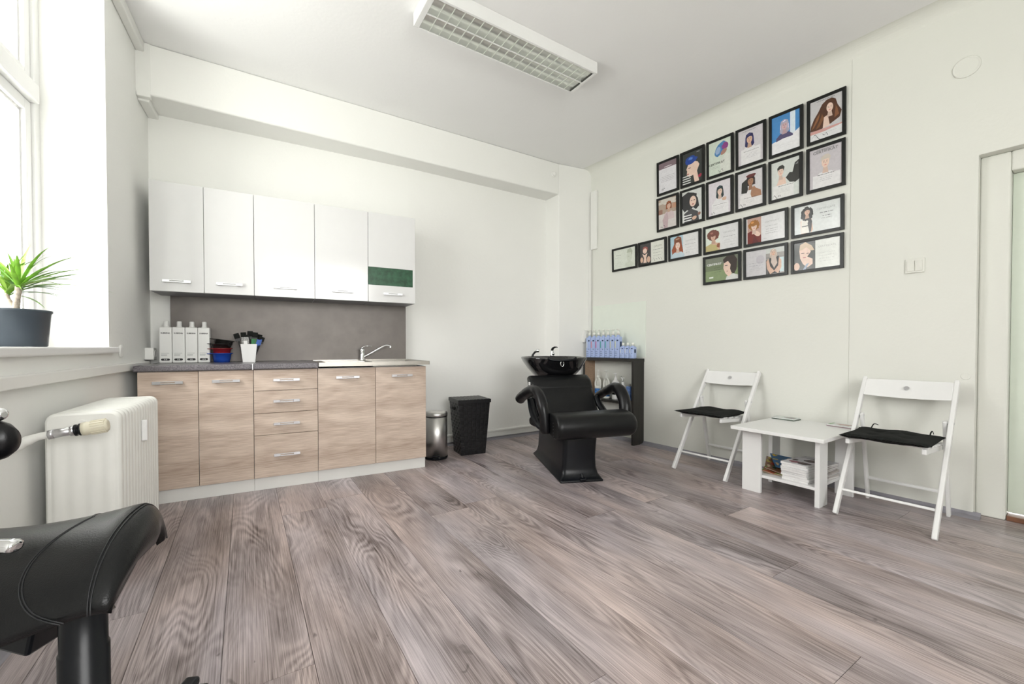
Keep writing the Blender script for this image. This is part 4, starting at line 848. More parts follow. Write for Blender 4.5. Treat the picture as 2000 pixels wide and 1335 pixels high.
def cushion(loc, rz, label, seed=0, ties=True):
    t = thing('seat_cushion', loc, rz, label, 'cushion', 'black seat cushions')
    n = 21; m = MB(); m.smooth = True; r_ = random.Random(seed)
    def P(i, j, top):
        a, b = i / (n - 1) * 2 - 1, j / (n - 1) * 2 - 1
        pin = 1 - .05 * (1 - abs(a) ** 3) * abs(b) ** 4; pin2 = 1 - .05 * (1 - abs(b) ** 3) * abs(a) ** 4
        x, y = a * .192 * pin2, b * .188 * pin
        e = (1 - abs(a) ** 5) * (1 - abs(b) ** 5)
        q = max(abs(cos(a * pi * 1.5)) , 0) * 0
        dim = 0
        for (cx, cy) in ((-.33, -.33), (.33, -.33), (-.33, .33), (.33, .33), (0, 0)): dim += math.exp(-((a - cx) ** 2 + (b - cy) ** 2) / .018)
        h = .021 * e ** .5 * (1 + .25 * sin(6 * a + seed)) - .012 * dim * (1 if top else .2)
        h = max(h, .0012)
        return (x, y, .018 + (h if top else -min(h, .016) * .9) + .008 * b * b)
    for top in (True, False):
        m.add([P(i, j, top) for j in range(n) for i in range(n)], [(j * n + i, j * n + i + 1, (j + 1) * n + i + 1, (j + 1) * n + i) for j in range(n - 1) for i in range(n - 1)])
    m.build('pad', FABB, t)
    if ties:
        for s_ in (-1, 1):
            m = MB(); m.smooth = True; x = s_ * .13
            m.tube(smooth_path([(x, .172, .025), (x - .004 * s_, .186, .046), (x + .012, .196, .058), (x + .030, .196, .052)] if s_ < 0 else [(x, .172, .025), (x + .002, .182, .045), (x + .008, .188, .052), (x + .012, .190, .036)]), .0035, 6, flat=.5); m.build('tie', FABB, t)
    return t
# local Y points to the wall (+X world); local X towards the viewer is -Y world
folding_chair((2.893, 0.833, 0), -86.6 - .6, 'white wooden folding chair nearest the door, right of the low table')
folding_chair((2.888, 1.922, 0), -86.6 - .3, 'white wooden folding chair left of the low table, nearer the washbasin unit')
cushion((3.075, 0.842, .443), -86.6 + .5, 'thin black quilted cushion with tie loops on the chair nearest the door', 1)
cushion((3.065, 1.930, .443), -86.6 - 1, 'thin black quilted cushion on the chair nearer the washbasin unit', 4, False)
# ------------------------------------------------------------------ low table
t = thing('side_table', (0, 0, 0), 0, 'low square white table with lower shelf between two folding chairs', 'table')
TR = frame_z(-88.6, (2.778, 1.600, 0)); t.matrix_world = TR       # X towards the viewer, Y to the wall
TW, TD, TZ = .540, .640, .440
m = MB(); m.box(0, 0, TZ - .022, TW, TD, TZ); m.build('tabletop', WHITE, t, .002, 2)
m = MB()
LEGS = [(.028, .100, .148, .122), (TW - .120, TD - .122, TW - .020, TD - .100), (TW - .088, .118, TW - .062, .236), (.055, TD - .230, .081, TD - .110)]
for (a, b, c, d) in LEGS:
    m = MB(); m.box(a, b, 0, c, d, TZ - .022); m.build('leg', WHITE, t, .002, 2)
m = MB(); m.box(.075, .118, .102, TW - .085, TD - .12, .120); m.build('shelf', WHITE, t, .002, 2)
def magazine(M, x, y, z, w, d, h, rz, label, cov=(.75, .75, .76), spots=(), group='magazines on and under the low table', edge=(.78, .77, .76), tilt=(0, 0)):
    t = thing('magazine', (x, y, z), rz, label, 'magazine', group, M)
    if tilt != (0, 0): t.matrix_world = t.matrix_world @ Matrix.Rotation(R(tilt[0]), 4, 'X') @ Matrix.Rotation(R(tilt[1]), 4, 'Y')
    m = MB(); m.box(-w / 2, -d / 2, .0006, w / 2, d / 2, h - .0006); m.build('pages', flat(edge, .6), t)
    m = MB(); m.box(-w / 2 - .001, -d / 2 - .001, h - .0006, w / 2 + .001, d / 2 + .001, h); m.box(-w / 2 - .001, -d / 2 - .001, 0, w / 2 + .001, d / 2 + .001, .0006); m.box(-w / 2 - .001, -d / 2 - .001, .0006, w / 2 + .001, -d / 2, h - .0006) if False else None
    o = m.build('cover', flat(cov, .25), t)
    if spots:
        m = MB(); mats_ = []
        for k, (c, poly) in enumerate(spots):
            mt = flat(c, .25); mats_.append(mt) if mt not in mats_ else None; m.cur = mats_.index(mt)
            m.add([((px - .5) * w, (py - .5) * d, h + .0002 + k * .00008) for px, py in clip(poly)], [tuple(range(len(clip(poly))))], False)
        m.build('cover_print', mats_, o)
    return t
G_ = 'magazines on and under the low table'
dk = (.10, .06, .065)
sp1 = [((.80, .80, .82), rc(0, 0, 1, 1)), (dk, ell(.70, .74, .26, .18, 16, jit=.5, seed=2)), ((.35, .14, .17), ell(.40, .28, .22, .15, 14, jit=.5, seed=4)), (dk, ell(.75, .28, .24, .16, 14, jit=.5, seed=6)), (dk, ell(.2, .55, .12, .1, 12, jit=.5, seed=7))]
rnd = random.Random(5)
ORD = ['first', 'second', 'third', 'fourth', 'fifth', 'sixth', 'seventh', 'eighth']
for k in range(8):     # left white stack
    magazine(TR, .335 + rnd.uniform(-.004, .004), .245 + rnd.uniform(-.006, .006), .1205 + k * .0140, .150, .205, .0135, rnd.uniform(-3, 3) - 4,
             'top magazine of the left stack, white cover with dark blots' if k == 7 else 'white-edged magazine, %s from the top of the left stack' % ORD[7 - k], spots=sp1 if k == 7 else (), group=G_ if k == 7 else 'magazines inside the left stack')
for k in range(8):     # right stack
    magazine(TR, .345 + rnd.uniform(-.008, .008), .425 + rnd.uniform(-.006, .006), .1205 + k * .0115, .200, .145, .0110, rnd.uniform(-4, 4) - 3,
             'top magazine of the rear stack on the shelf, grey printed cover' if k == 7 else 'thin magazine, %s from the top of the rear stack' % ORD[7 - k], cov=rnd.choice([(.45, .40, .40), (.7, .7, .7), (.25, .22, .24), (.6, .55, .5)]),
             spots=[((.62, .62, .64), rc(0, 0, 1, 1)), ((.12, .12, .13), ell(.5, .5, .3, .2, 14, jit=.5)), ((.5, .5, .5), rc(.6, .1, .95, .3))] if k == 7 else (), edge=rnd.choice([(.72, .70, .68), (.5, .46, .44), (.78, .77, .76)]), group=G_ if k == 7 else 'magazines inside the rear stack')
spc = [((.45, .14, .07), rc(0, 0, 1, 1))]
r2 = random.Random(9)
for q in range(26): spc.append((r2.choice([(.55, .42, .06), (.12, .28, .06), (.5, .08, .06), (.65, .5, .3), (.05, .08, .05), (.35, .3, .05)]), ell(r2.random(), r2.random(), r2.uniform(.05, .16), r2.uniform(.03, .09), 9, jit=.7, seed=q, rot=r2.uniform(0, 90))))
magazine(TR, .185, .300, .121, .150, .210, .007, 8, 'yellow green magazine lying lowest in the colourful pile', (.35, .36, .10), spc[4:14], edge=(.45, .40, .30))
magazine(TR, .170, .290, .130, .150, .205, .006, 14, 'orange red magazine curled in the colourful pile', (.45, .14, .07), spc, edge=(.45, .35, .28), tilt=(6, 12))
magazine(TR, .160, .310, .150, .145, .200, .006, 22, 'brown patterned magazine leaning on the colourful pile', (.25, .12, .06), spc[8:], edge=(.4, .3, .25), tilt=(10, 16))
magazine(TR, .180, .360, .172, .140, .190, .005, 34, 'blue-edged magazine tipped on top of the colourful pile', (.03, .14, .32), spc[6:20], edge=(.1, .2, .35), tilt=(14, 10))
magazine(TR, .095, .585, TZ, .150, .105, .007, -4, 'dark green magazine under the leaflet on the table near the left chair', (.05, .08, .06), edge=(.12, .15, .12))
magazine(TR, .093, .583, TZ + .0072, .148, .103, .006, 2, 'pale leaflet with grey picture, upper of two by the left chair', (.50, .56, .52), [((.62, .66, .63), rc(0, 0, .6, 1)), ((.25, .22, .22), ell(.7, .5, .25, .3, 12, jit=.4))])
magazine(TR, .455, .575, TZ, .165, .110, .007, -6, 'white magazine, lower of two at the right of the tabletop', (.70, .70, .68), edge=(.3, .2, .22))
magazine(TR, .453, .575, TZ + .0072, .160, .108, .006, -2, 'white magazine with a brown picture, upper of two at the right of the tabletop', (.74, .76, .74), [((.45, .30, .26), ell(.5, .5, .3, .3, 14, jit=.5)), ((.25, .45, .22), rc(0, .1, .1, .9))])
# ------------------------------------------------------------------ dark shelf unit with bottles
MD = frame_z(-90 + 3.4, (3.222, 2.83, 0))     # X towards the viewer (negative = away), Y to the wall
t = thing('shelf_unit', (0, 0, 0), 0, 'dark wood console shelf in the corner behind the washbasin unit', 'shelf', None, MD)
SD = .165
m = MB(); m.box(-.030, 0, 0, 0, SD, .826); m.build('side_panel', DARKW, t, .001, 1)
m = MB(); m.box(-.690, 0, 0, -.662, SD, .826); o = m.build('side_panel', DARKW, t, .001, 1)
m = MB(); m.box(-.6618, .004, .42, -.6600, SD, .826); m.build('inner_face', BROWNB, t)['label'] = 'bare brown inner face of the far side panel'
m = MB(); m.box(-.694, -.006, .826, .004, SD, .858); DARKX = wood('dark_wenge_along', (0.006, 0.0055, 0.0045), (0.034, 0.031, 0.026), 0, rough=0.4, rings=8, contrast=0.9, streak=1.2); m.build('top_board', DARKX, t, .001, 1)
m = MB(); m.box(-.662, .002, .396, -.030, SD, .424); m.build('shelf_board', DARKX, t, .001, 1)
BLUE = mat('bottle_lavender', (.40, .50, .78), .3, var=.03)
CLEARC = mat('cap_clear', (.78, .79, .72), .2, var=.02)
NAVY = mat('navy_print', (.01, .025, .08), .4)
def blue_bottle(u, tall, stripe, label, side=False):
    h = .238 if tall else .128; w = .0315 if tall else .0275
    t = thing('shampoo_bottle', (u, .040, .858), 0, label, 'bottle', 'lavender blue bottles on the dark shelf unit', MD)
    m = MB(); m.box(-w, -.028, 0, w, .028, h * .93); m.build('body', BLUE, t, .009, 3)
    m = MB(); m.smooth = True
    m.lathe([(.020, h * .92), (.019, h * .955), (.013, h * .99), (.013, h)], seg=18); m.build('shoulder', BLUE, t)
    m = MB(); m.smooth = True
    if tall: m.lathe([(.016, h), (.016, h + .028), (.012, h + .034), (.005, h + .036), (.005, h + .050), (.013, h + .052), (.013, h + .062), (.009, h + .066)], seg=16); m.tube([(0, 0, h + .057), (-.010, -.022, h + .056)], .0045, 8)
    else: m.lathe([(.014, h), (.014, h + .026), (.011, h + .030)], seg=16)
    m.build('pump' if tall else 'cap', CLEARC, t)
    y = -.0284; m = MB()
    m.box(w * .05, y, h * .74, w * .75, y + .0003, h * .80)
    m.box(w * .15, y, h * .375, w * .6, y + .0003, h * .40)
    for k in range(3): m.box(-w * .7, y, h * (.10 + .08 * k), w * (.1 + .15 * (k % 2)), y + .0003, h * (.115 + .08 * k))
    m.build('print', NAVY, t)
    m = MB(); m.box(-w * .66, y, h * .44, -w * .36, y + .0003, h * .74); m.build('colour_stripe', flat(stripe, .4), t)
    if side: m = MB(); m.box(w, -.012, h * .45, w + .0004, .014, h * .72); m.build('side_print', NAVY, t)
cols = [((.75, .80, .85), 'tall lavender bottle with a white stripe, first at the column end'), ((.75, .22, .24), 'tall lavender bottle with a coral stripe, second from the column end'), ((.70, .06, .22), 'tall lavender bottle with a crimson stripe'),
        ((.0, .34, .28), 'tall lavender bottle with a teal stripe beside the crimson striped one'), ((.0, .36, .32), 'tall lavender bottle with a teal stripe beside the yellow striped ones'), ((.72, .70, .38), 'tall lavender bottle with a yellow stripe beside the teal ones'), ((.75, .76, .45), 'tall lavender bottle with a yellow stripe next to the short bottles')]
for k, (c, l) in enumerate(cols): blue_bottle(-.628 + k * .0665, True, c, l, k == 6)
for k, l in enumerate(('short lavender bottle next to the tall ones', 'short lavender bottle in the middle of the three short ones', 'short lavender bottle at the near end of the shelf unit')): blue_bottle(-.165 + k * .059, False, (.82, .84, .86), l, k == 2)
def jug(u, v, label):
    t = thing('pump_bottle', (u, v, .424), 0, label, 'bottle', 'white bottles on the inner shelf', MD)
    WB = mat('bottle_white2', (.76, .77, .72), .3, var=.02)
    m = MB(); m.smooth = True; m.lathe([(.034, 0), (.036, .006), (.036, .020)], seg=22); m.build('base', WB, t)
    m = MB(); m.smooth = True; m.lathe([(.0355, .020), (.036, .095)], seg=22); m.build('label_band', mat('label_blue', (.03, .16, .45), .3, var=.7, scale=70), t)
    m = MB(); m.smooth = True
    for s_ in (-1, 1): m.tube(smooth_path([(s_ * .030, 0, .095), (s_ * .038, 0, .145), (s_ * .026, 0, .190), (0, 0, .215)]), .011, 10)
    m.lathe([(.036, .095), (.034, .112), (.02, .12)], seg=22); m.build('loop_handle', WB, t)
    m = MB(); m.smooth = True; m.box(-.022, .004, .115, .022, .014, .195); m.build('back_wall', WB, t, .005, 2)
    m = MB(); m.smooth = True; m.lathe([(.016, .208), (.016, .232), (.010, .238), (.005, .24), (.005, .285), (.010, .287), (.010, .298)], seg=14); m.tube([(0, 0, .292), (-.026, -.01, .290)], .0045, 8); m.build('pump', WB, t)
jug(-.560, .10, 'white pump bottle with oval loop, far end of the inner shelf')
jug(-.430, .09, 'white pump bottle with oval loop, second on the inner shelf')
t = thing('jar', (-.305, .09, .424), 0, 'white pump jar with a wide black label on the inner shelf', 'jar', None, MD)
m = MB(); m.smooth = True; m.lathe([(.036, 0), (.038, .004), (.038, .05), (.038, .17), (.036, .185), (.022, .20), (.016, .205), (.016, .228), (.006, .232), (.006, .262), (.012, .264), (.012, .274)], seg=22); m.tube([(0, 0, .269), (-.024, -.01, .268)], .0045, 8); m.build('body', WHITE, t)
m = MB(); m.smooth = True; m.lathe([(.0385, .05), (.0385, .17)], seg=22); m.build('label_band', BLKP, t)
t = thing('spray_bottle', (-.205, .085, .424), 0, 'white bottle with red band and metal scissors-like sprayer', 'bottle', None, MD)
m = MB(); m.smooth = True; m.lathe([(.028, 0), (.029, .14), (.024, .155), (.015, .162), (.012, .19)], seg=20); m.build('body', WHITE, t)
m = MB(); m.smooth = True; m.lathe([(.0293, .120), (.0295, .132)], seg=20); m.build('red_band', flat((.55, .01, .06), .3), t)
m = MB(); m.smooth = True; m.lathe([(.010, .19), (.010, .21), (.005, .22)], seg=12); m.tube([(0, 0, .212), (-.022, -.004, .245)], .006, 8); m.tube([(0, 0, .212), (.016, 0, .236)], .004, 8); m.build('sprayer', CHROME, t)
t = thing('refill_bottle', (-.118, .085, .424), 0, 'translucent blue bottle with grey cap at the near end of the inner shelf', 'bottle', None, MD)
m = MB(); m.box(-.028, -.028, 0, .028, .028, .150); m.build('body', mat('bottle_blue_fluid', (.16, .28, .62), .15, var=.35, scale=30), t, .010, 3)
m = MB(); m.smooth = True; m.lathe([(.012, .148), (.012, .172), (.007, .176)], seg=14); m.build('cap', mat('cap_grey', (.38, .38, .36), .4), t)
# back-painted glass panel above the shelf
t = MB(MR); t.box(-1.530, -.006, .87, -.822, 0, 1.432)
tag(t.build('splash_glass', mat('pale_green_panel', (.80, .85, .765), .12, var=.01)), 'pale green glass wall panel behind the lavender bottles', 'panel')
# ------------------------------------------------------------------ backwash unit
MW = frame_z(-22.3, (1.89, 2.323, 0))
t = thing('washbasin_chair', (0, 0, 0), 0, 'black salon washing chair with tilting black basin', 'chair', None, MW)
def loop(x0, x1, y0, y1, z, r, k=5, zf=None):
    p = []
    for (cx, cy, a0) in ((x1 - r, y1 - r, 0), (x0 + r, y1 - r, 90), (x0 + r, y0 + r, 180), (x1 - r, y0 + r, 270)):
        for i in range(k + 1): a = R(a0 + 90 * i / k); p.append((cx + r * cos(a), cy + r * sin(a), z))
    return p
m = MB(); m.smooth = True
m.rings([loop(0, .325, 0, .865, 0, .012), loop(0, .325, 0, .865, .010, .012), loop(.006, .319, .010, .855, .018, .018), loop(.022, .303, .035, .835, .045, .03), loop(.030, .292, .045, .82, .09, .035), loop(.033, .287, .042, .81, .17, .035), loop(.034, .288, .030, .80, .26, .035), loop(.034, .290, .024, .80, .318, .035), loop(.040, .284, .030, .79, .334, .035), loop(.06, .26, .06, .77, .342, .03)])
m.build('pedestal', BLKP, t)
m = MB(); m.smooth = True; m.rings([loop(.05, .27, .50, .80, .33, .04), loop(.06, .26, .54, .80, .5, .04), loop(.03, .29, .55, .84, .70, .05), loop(.02, .30, .55, .85, .73, .05)]); m.build('basin_column', BLKP, t)
m = MB(); m.bar((.168, .020, .02), (.168, -.006, .010), .045, .030, (1, 0, 0)); m.bar((.168, .03, .055), (.168, .012, .02), .016, .02, (1, 0, 0)); m.build('foot_notch', BLKP, t, .006, 3)
MS = Matrix.Translation((.205, -.05, 0)) @ Matrix.Rotation(R(7.5), 4, 'Z')      # the seat is turned slightly on its pedestal
def prof_sweep(prof, x0, x1, r, nm, mt, sub=0):
    """closed yz profile swept along x with softened ends"""
    m = MB(MS); m.smooth = True
    cy = sum(p[0] for p in prof) / len(prof); cz = sum(p[1] for p in prof) / len(prof)
    rs = []
    for (x, k) in ((x0, .60), (x0 + r * .25, .82), (x0 + r * .6, .95), (x0 + r, 1), (x1 - r, 1), (x1 - r * .6, .95), (x1 - r * .25, .82), (x1, .60)):
        ring = []
        for i, (y, z) in enumerate(prof):
            # shrink along local normal
            y0_, z0_ = prof[i - 1]; y1_, z1_ = prof[(i + 1) % len(prof)]
            ty, tz = y1_ - y0_, z1_ - z0_; l = math.hypot(ty, tz) or 1; ny, nz = tz / l, -ty / l
            d = (1 - k) * r * 1.1; ring.append((x, y - ny * d, z - nz * d))
        rs.append(ring)
    m.rings(rs); return m.build(nm, mt, t)
def ccw(p):
    a = sum(p[i][0] * p[(i + 1) % len(p)][1] - p[(i + 1) % len(p)][0] * p[i][1] for i in range(len(p)))
    return p if a > 0 else p[::-1]
def thick_path(pts, th):
    """closed outline round an open 2d path with given thicknesses"""
    P = [Vector((a, b, 0)) for a, b in pts]; P = smooth_path(P, 6); T = []
    for i in range(len(P)):
        f = i / (len(P) - 1) * (len(th) - 1); k = min(int(f), len(th) - 2); T.append(th[k] + (th[k + 1] - th[k]) * (f - k))
    A_, B_ = [], []
    for i, p in enumerate(P):
        d = (P[min(i + 1, len(P) - 1)] - P[max(i - 1, 0)]).normalized(); n_ = Vector((-d.y, d.x, 0)); A_.append(p + n_ * T[i]); B_.append(p - n_ * T[i])
    def cap(p, d, r): 
        a0 = math.atan2(d.y, d.x); return [Vector((p.x + r * cos(a0 + q), p.y + r * sin(a0 + q), 0)) for q in (R(60), R(30), 0, R(-30), R(-60))]
    de = (P[-1] - P[-2]).normalized(); ds = (P[0] - P[1]).normalized()
    o = A_ + cap(P[-1], de, T[-1]) + B_[::-1] + cap(P[0], ds, T[0])
    return ccw([(p.x, p.y) for p in o])
# seat: thick front roll, thin pan rising into the back
prof_sweep(thick_path([(-.045, .425), (.03, .437), (.15, .425), (.30, .405), (.42, .395)], [.086, .082, .055, .045, .04]), -.300, .305, .035, 'seat', LEATH)
m = MB(MS); m.box(-.17, .02, .325, .17, .46, .362); m.build('seat_bracket', BLKP, t, .01, 2)
prof_sweep(thick_path([(.36, .395), (.42, .48), (.475, .585), (.510, .640)], [.05, .048, .045, .040]), -.262, .262, .03, 'backrest', LEATH)
prof_sweep(thick_path([(.500, .632), (.528, .675), (.560, .710)], [.042, .045, .030]), -.270, .270, .03, 'head_cushion', LEATH)
m = MB(MS); m.box(-.273, .50, .665, -.2705, .535, .69); m.build('label_tag', WHITE, t)
m = MB(MS); m.smooth = True
for k in range(5): m.tube([(-.302, -.03 + .0 * k, .455 - k * .022), (-.285, -.07, .462 - k * .022)], .0016, 6)
m.build('seam_stitches', mat('stitch_grey', (.16, .17, .18), .5), t)
for s_ in (-1, 1):
    m = MB(MS); m.smooth = True
    base_ = [(.318, .06, .370), (.322, .065, .47), (.330, .085, .560), (.335, .150, .635), (.340, .240, .655), (.348, .350, .625), (.352, .460, .585), (.350, .540, .545)]
    m.tube(smooth_path([(s_ * a, b, c) for a, b, c in base_], 6), [.036, .042] + [.046] * 20 + [.044] * 10 + [.041] * 9 + [.036, .028], 14, flat=.85); m.build('armrest', LEATH2, t)
    m = MB(MS); m.smooth = True; m.tube(smooth_path([(s_ * .300, .10, .385), (s_ * .306, .22, .40), (s_ * .300, .36, .47), (s_ * .285, .45, .56)]), .030, 12, flat=.75); m.build('side_frame', BLKP, t)
# basin
m = MB(); m.smooth = True; bx, by = .148, .715
def oval(rx, ry, z, notch=0, yo=0, n=48):
    p = []
    for i in range(n):
        a = 2 * pi * i / n; ca, sa = cos(a), sin(a)
        e = 2.6; k = (abs(ca) ** e + abs(sa) ** e) ** (-1 / e)
        x, y = rx * k * ca, ry * k * sa + yo
        nz = notch * math.exp(-((ca) / .38) ** 2) if sa < 0 else 0
        p.append((bx + x, by + y, z - nz))
    return p
m.rings([oval(.07, .07, .700), oval(.13, .12, .705, 0, -.01), oval(.175, .17, .728, .0, -.02), oval(.225, .225, .785, .0, -.02), oval(.262, .262, .842, .0), oval(.278, .275, .872, .012), oval(.280, .277, .884, .022), oval(.272, .268, .889, .024), oval(.262, .258, .884, .026), oval(.235, .23, .84, .02), oval(.19, .18, .775, 0), oval(.13, .12, .745, 0, .03), oval(.03, .03, .738, 0, .06)])
m.build('basin', CERAM, t)
m = MB(); m.smooth = True; m.rings([[(bx + .075 * s_ * 1.0, by - .262 + dy, z) for (s_, dy, z) in q] for q in ([(-1.3, .0, .872), (1.3, .0, .872), (1.3, .02, .874), (-1.3, .02, .874)],)], (True, False)) if False else None
m = MB(); m.smooth = True; m.tube(smooth_path([(bx - .12, by - .262, .884), (bx - .09, by - .268, .868), (bx, by - .272, .862), (bx + .09, by - .268, .868), (bx + .12, by - .262, .884)]), .010, 10); m.build('neck_rest', BLKP, t)
m = MB(); m.smooth = True; cx_, cy_, cz_ = .192, .70, .872
tp = Vector((.205, .93, .885))
t2 = (.190, .905)
m.lathe([(.020, .878), (.020, .900), (.016, .906), (.016, .935), (.013, .942)], c=t2, seg=18); m.tube([(t2[0], t2[1] - .01, .915), (t2[0] - .004, t2[1] - .055, .918), (t2[0] - .005, t2[1] - .068, .906)], .009, 10); m.build('mixer_body', CHROME, t)
m = MB(); m.smooth = True; m.tube(smooth_path([(t2[0], t2[1], .938), (t2[0] + .004, t2[1] - .01, .960), (t2[0] + .024, t2[1] - .03, .972), (t2[0] + .036, t2[1] - .045, .970)]), [.014] * 6 + [.012] * 6 + [.008] * 7, 10, flat=.6); m.build('mixer_lever', mat('tap_dark', (.05, .05, .05), .15, .8), t)
h2 = (.005, .885)
m = MB(); m.smooth = True; m.tube(smooth_path([(h2[0] - .01, h2[1], .875), (h2[0], h2[1], .905), (h2[0] + .022, h2[1] - .01, .932)]), [.010] * 6 + [.009] * 7, 10); m.build('shower_handle', BLKP, t)
m = MB(); m.smooth = True; m.tube([(h2[0] + .022, h2[1] - .008, .930), (h2[0] + .036, h2[1] - .016, .940), (h2[0] + .052, h2[1] - .020, .938)], [.010, .017, .015], 14); m.build('shower_head', CHROME, t)
m = MB(); m.smooth = True
ring = [(bx + .0 + .014 * cos(a), by - .266, .835 + .022 * sin(a)) for a in [2 * pi * k / 20 for k in range(21)]]
m.tube(ring, .0028, 8); m.build('chain_ring', CHROME, t)
# ------------------------------------------------------------------ woven bin and pedal bin
t = thing('laundry_basket', (1.755, 3.49, 0), -7, 'black woven square tapered basket with lid by the back wall', 'basket')
m = MB(); A = lambda a, b, z: [(-a, -b, z), (a, -b, z), (a, b, z), (-a, b, z)]
NB = 34
def weave(side):
    pass
m.rings([A(.116, .108, 0), A(.148, .140, .475)], (True, True)); m.sm = [False] * len(m.f); m.build('body_core', WICK, t)
m = MB()
for k in range(17):        # woven horizontal bands on the two visible faces, laid in and out
    z0 = .006 + k * .0277; z1 = z0 + .0245
    for face in range(4):
        for j in range(7):
            f0, f1 = (j + .04) / 7, (j + .96) / 7; bulge = .0032 if (j + k) % 2 == 0 else .0008
            def pt(fr, z, out):
                hx = .116 + .032 * z / .475; hy = .108 + .032 * z / .475
                c = [(-hx, -hy), (hx, -hy), (hx, hy), (-hx, hy)]; a_, b_ = c[face], c[(face + 1) % 4]; nx, ny = [(0, -1), (1, 0), (0, 1), (-1, 0)][face]
                return (a_[0] + (b_[0] - a_[0]) * fr + nx * out, a_[1] + (b_[1] - a_[1]) * fr + ny * out, z)
            v = [pt(f0, z0, 0), pt(f1, z0, 0), pt(f1, z1, 0), pt(f0, z1, 0), pt(f0 + .02, z0 + .003, bulge), pt(f1 - .02, z0 + .003, bulge), pt(f1 - .02, z1 - .003, bulge), pt(f0 + .02, z1 - .003, bulge)]
            m.add(v, [(4, 5, 6, 7), (0, 1, 5, 4), (1, 2, 6, 5), (2, 3, 7, 6), (3, 0, 4, 7)])
o = m.build('weave', WICK, t); o['kind'] = 'stuff'
m = MB(); m.box(-.156, -.148, .470, .156, .148, .500)
for k in range(9): m.box(-.150 + k * .034, -.143, .500, -.150 + k * .034 + .028, .143, .503)
m.build('lid', WICK, t, .002, 1)
m = MB(); m.box(-.1545, -.03, .40, -.144, .05, .425); m.build('grip_slot', mat('slot_black', (.002, .002, .002), .9), t, .003, 1)
t = thing('pedal_bin', (1.415, 3.465, 0), -25, 'brushed steel pedal bin between the cabinets and the woven basket', 'bin')
m = MB(); m.smooth = True; m.lathe([(.100, 0), (.102, .004), (.102, .018), (.098, .022)], seg=40); m.build('base_ring', BLKP, t)
m = MB(); m.smooth = True; m.lathe([(.0985, .018), (.0985, .372)], seg=40); m.build('body', STEEL, t)
m = MB(); m.smooth = True; m.lathe([(.0985, .372), (.101, .374), (.101, .392), (.094, .404), (.06, .412), (.02, .414)], seg=40); m.build('lid', STEEL, t)
m = MB(); m.smooth = True; m.lathe([(.0995, .366), (.0995, .373)], seg=40, cap=(False, False)); m.build('lid_seam', BLKP, t)
m = MB(); m.box(-.022, -.128, .014, .030, -.096, .022); m.bar((-.022, -.118, .018), (-.022, -.096, .036), .006, .006, (1, 0, 0)); m.box(-.022, -.1005, .03, .034, -.097, .042); m.build('pedal', BLKP, t, .002, 1)
m = MB(); m.box(-.03, .094, .02, .03, .116, .385); m.build('hinge', BLKP, t, .004, 2)
# ------------------------------------------------------------------ saddle stool close to the viewer
MSx = frame_z(-YAW, (-.262, 1.105, 0))      # X to the right of the picture, Y away
t = thing('saddle_stool', (0, 0, 0), 0, 'black saddle stool with padded back support, near the radiator', 'stool', None, MSx)
NS, NT = 40, 28
def seat_pt(s_, q, off=0.0):
    """s_ 0..1 from left to right end, q -1..1 from near flap to far flap"""
    k = s_; aq = abs(q)
    x = -.34 + .488 * s_
    z0 = .616 + .052 * max(0, (k - .35) / .65) ** 1.8
    hw = .180 if q < 0 else .185 - .115 * max(0, (k - .25) / .75) ** 1.3
    dr = (.125 - .030 * max(0, (k - .45) / .55)) if q < 0 else .125 - .030 * k
    y = hw * math.sin(min(1, aq) * pi / 2 * .92) / math.sin(pi / 2 * .92) * (1 if q > 0 else -1)
    z = z0 - dr * (1 - cos(aq * pi / 2))
    if k > .86:                      # rounded lip at the right end
        t_ = (k - .86) / .14; x = -.34 + .488 * .86 + .036 * sin(t_ * pi / 2); z0 -= .085 * (1 - cos(t_ * pi / 2)) * (1 - .75 * aq)
        z = z0 - dr * (1 - cos(aq * pi / 2))
    x -= .030 * (1 - (1 - aq) ** 2) * max(0, k - .8) * 5 * (1 if q > 0 else -.9)
    c, s1 = cos(R(15)), sin(R(15))
    return Vector((x * c - y * s1, x * s1 + y * c, z))
def seat_n(s_, q):
    e = .01; a = seat_pt(min(1, s_ + e), q) - seat_pt(max(0, s_ - e), q); b = seat_pt(s_, min(1, q + e)) - seat_pt(s_, max(-1, q - e)); n_ = a.cross(b).normalized()
    return n_ if n_.z > -.2 or True else n_
m = MB(); m.smooth = True
rs = []
for i in range(NS + 1):
    s_ = i / NS; end = min(1, min(s_, 1 - s_) / .045); th = .030 * math.sqrt(max(0, 1 - (1 - end) ** 2)) + .0015
    top, bot = [], []
    for j in range(NT + 1):
        q = -1 + 2 * j / NT; n_ = seat_n(s_, q); eq = min(1, (1 - abs(q)) / .10); tt = th * math.sqrt(max(0, 1 - (1 - eq) ** 2)) * .95 + .0012
        p = seat_pt(s_, q); top.append(p + n_ * tt * .35); bot.append(p - n_ * tt * 1.2)
    rs.append(top + bot[::-1])
m.rings(rs, (True, True)); m.build('seat', LEATH, t)
m = MB(); m.smooth = True
def seam(f, nm='seat_seam'):
    for o_ in (-.004, .004):
        m = MB(); m.smooth = True; pts = []
        for k in range(41):
            q = -1 + 2 * k / 40 * .99 + .01; s_ = f(q) + o_; pts.append(seat_pt(s_, q) + seat_n(s_, q) * .0112)
        m.tube(pts, .0010, 6); m.build(nm, mat('seam_dark', (.014, .015, .017), .5), t)
seam(lambda q: .735 + .13 * abs(q) ** 3 - .05 * sin(min(1, abs(q)) * pi))
seam(lambda q: .885 + .04 * q * q)
m = MB(); m.smooth = True; m.lathe([(.030, .545), (.034, .50), (.034, .40), (.0365, .398), (.0365, .20), (.0395, .198), (.0395, .06)], seg=28); m.build('gas_column', BLKP, t)
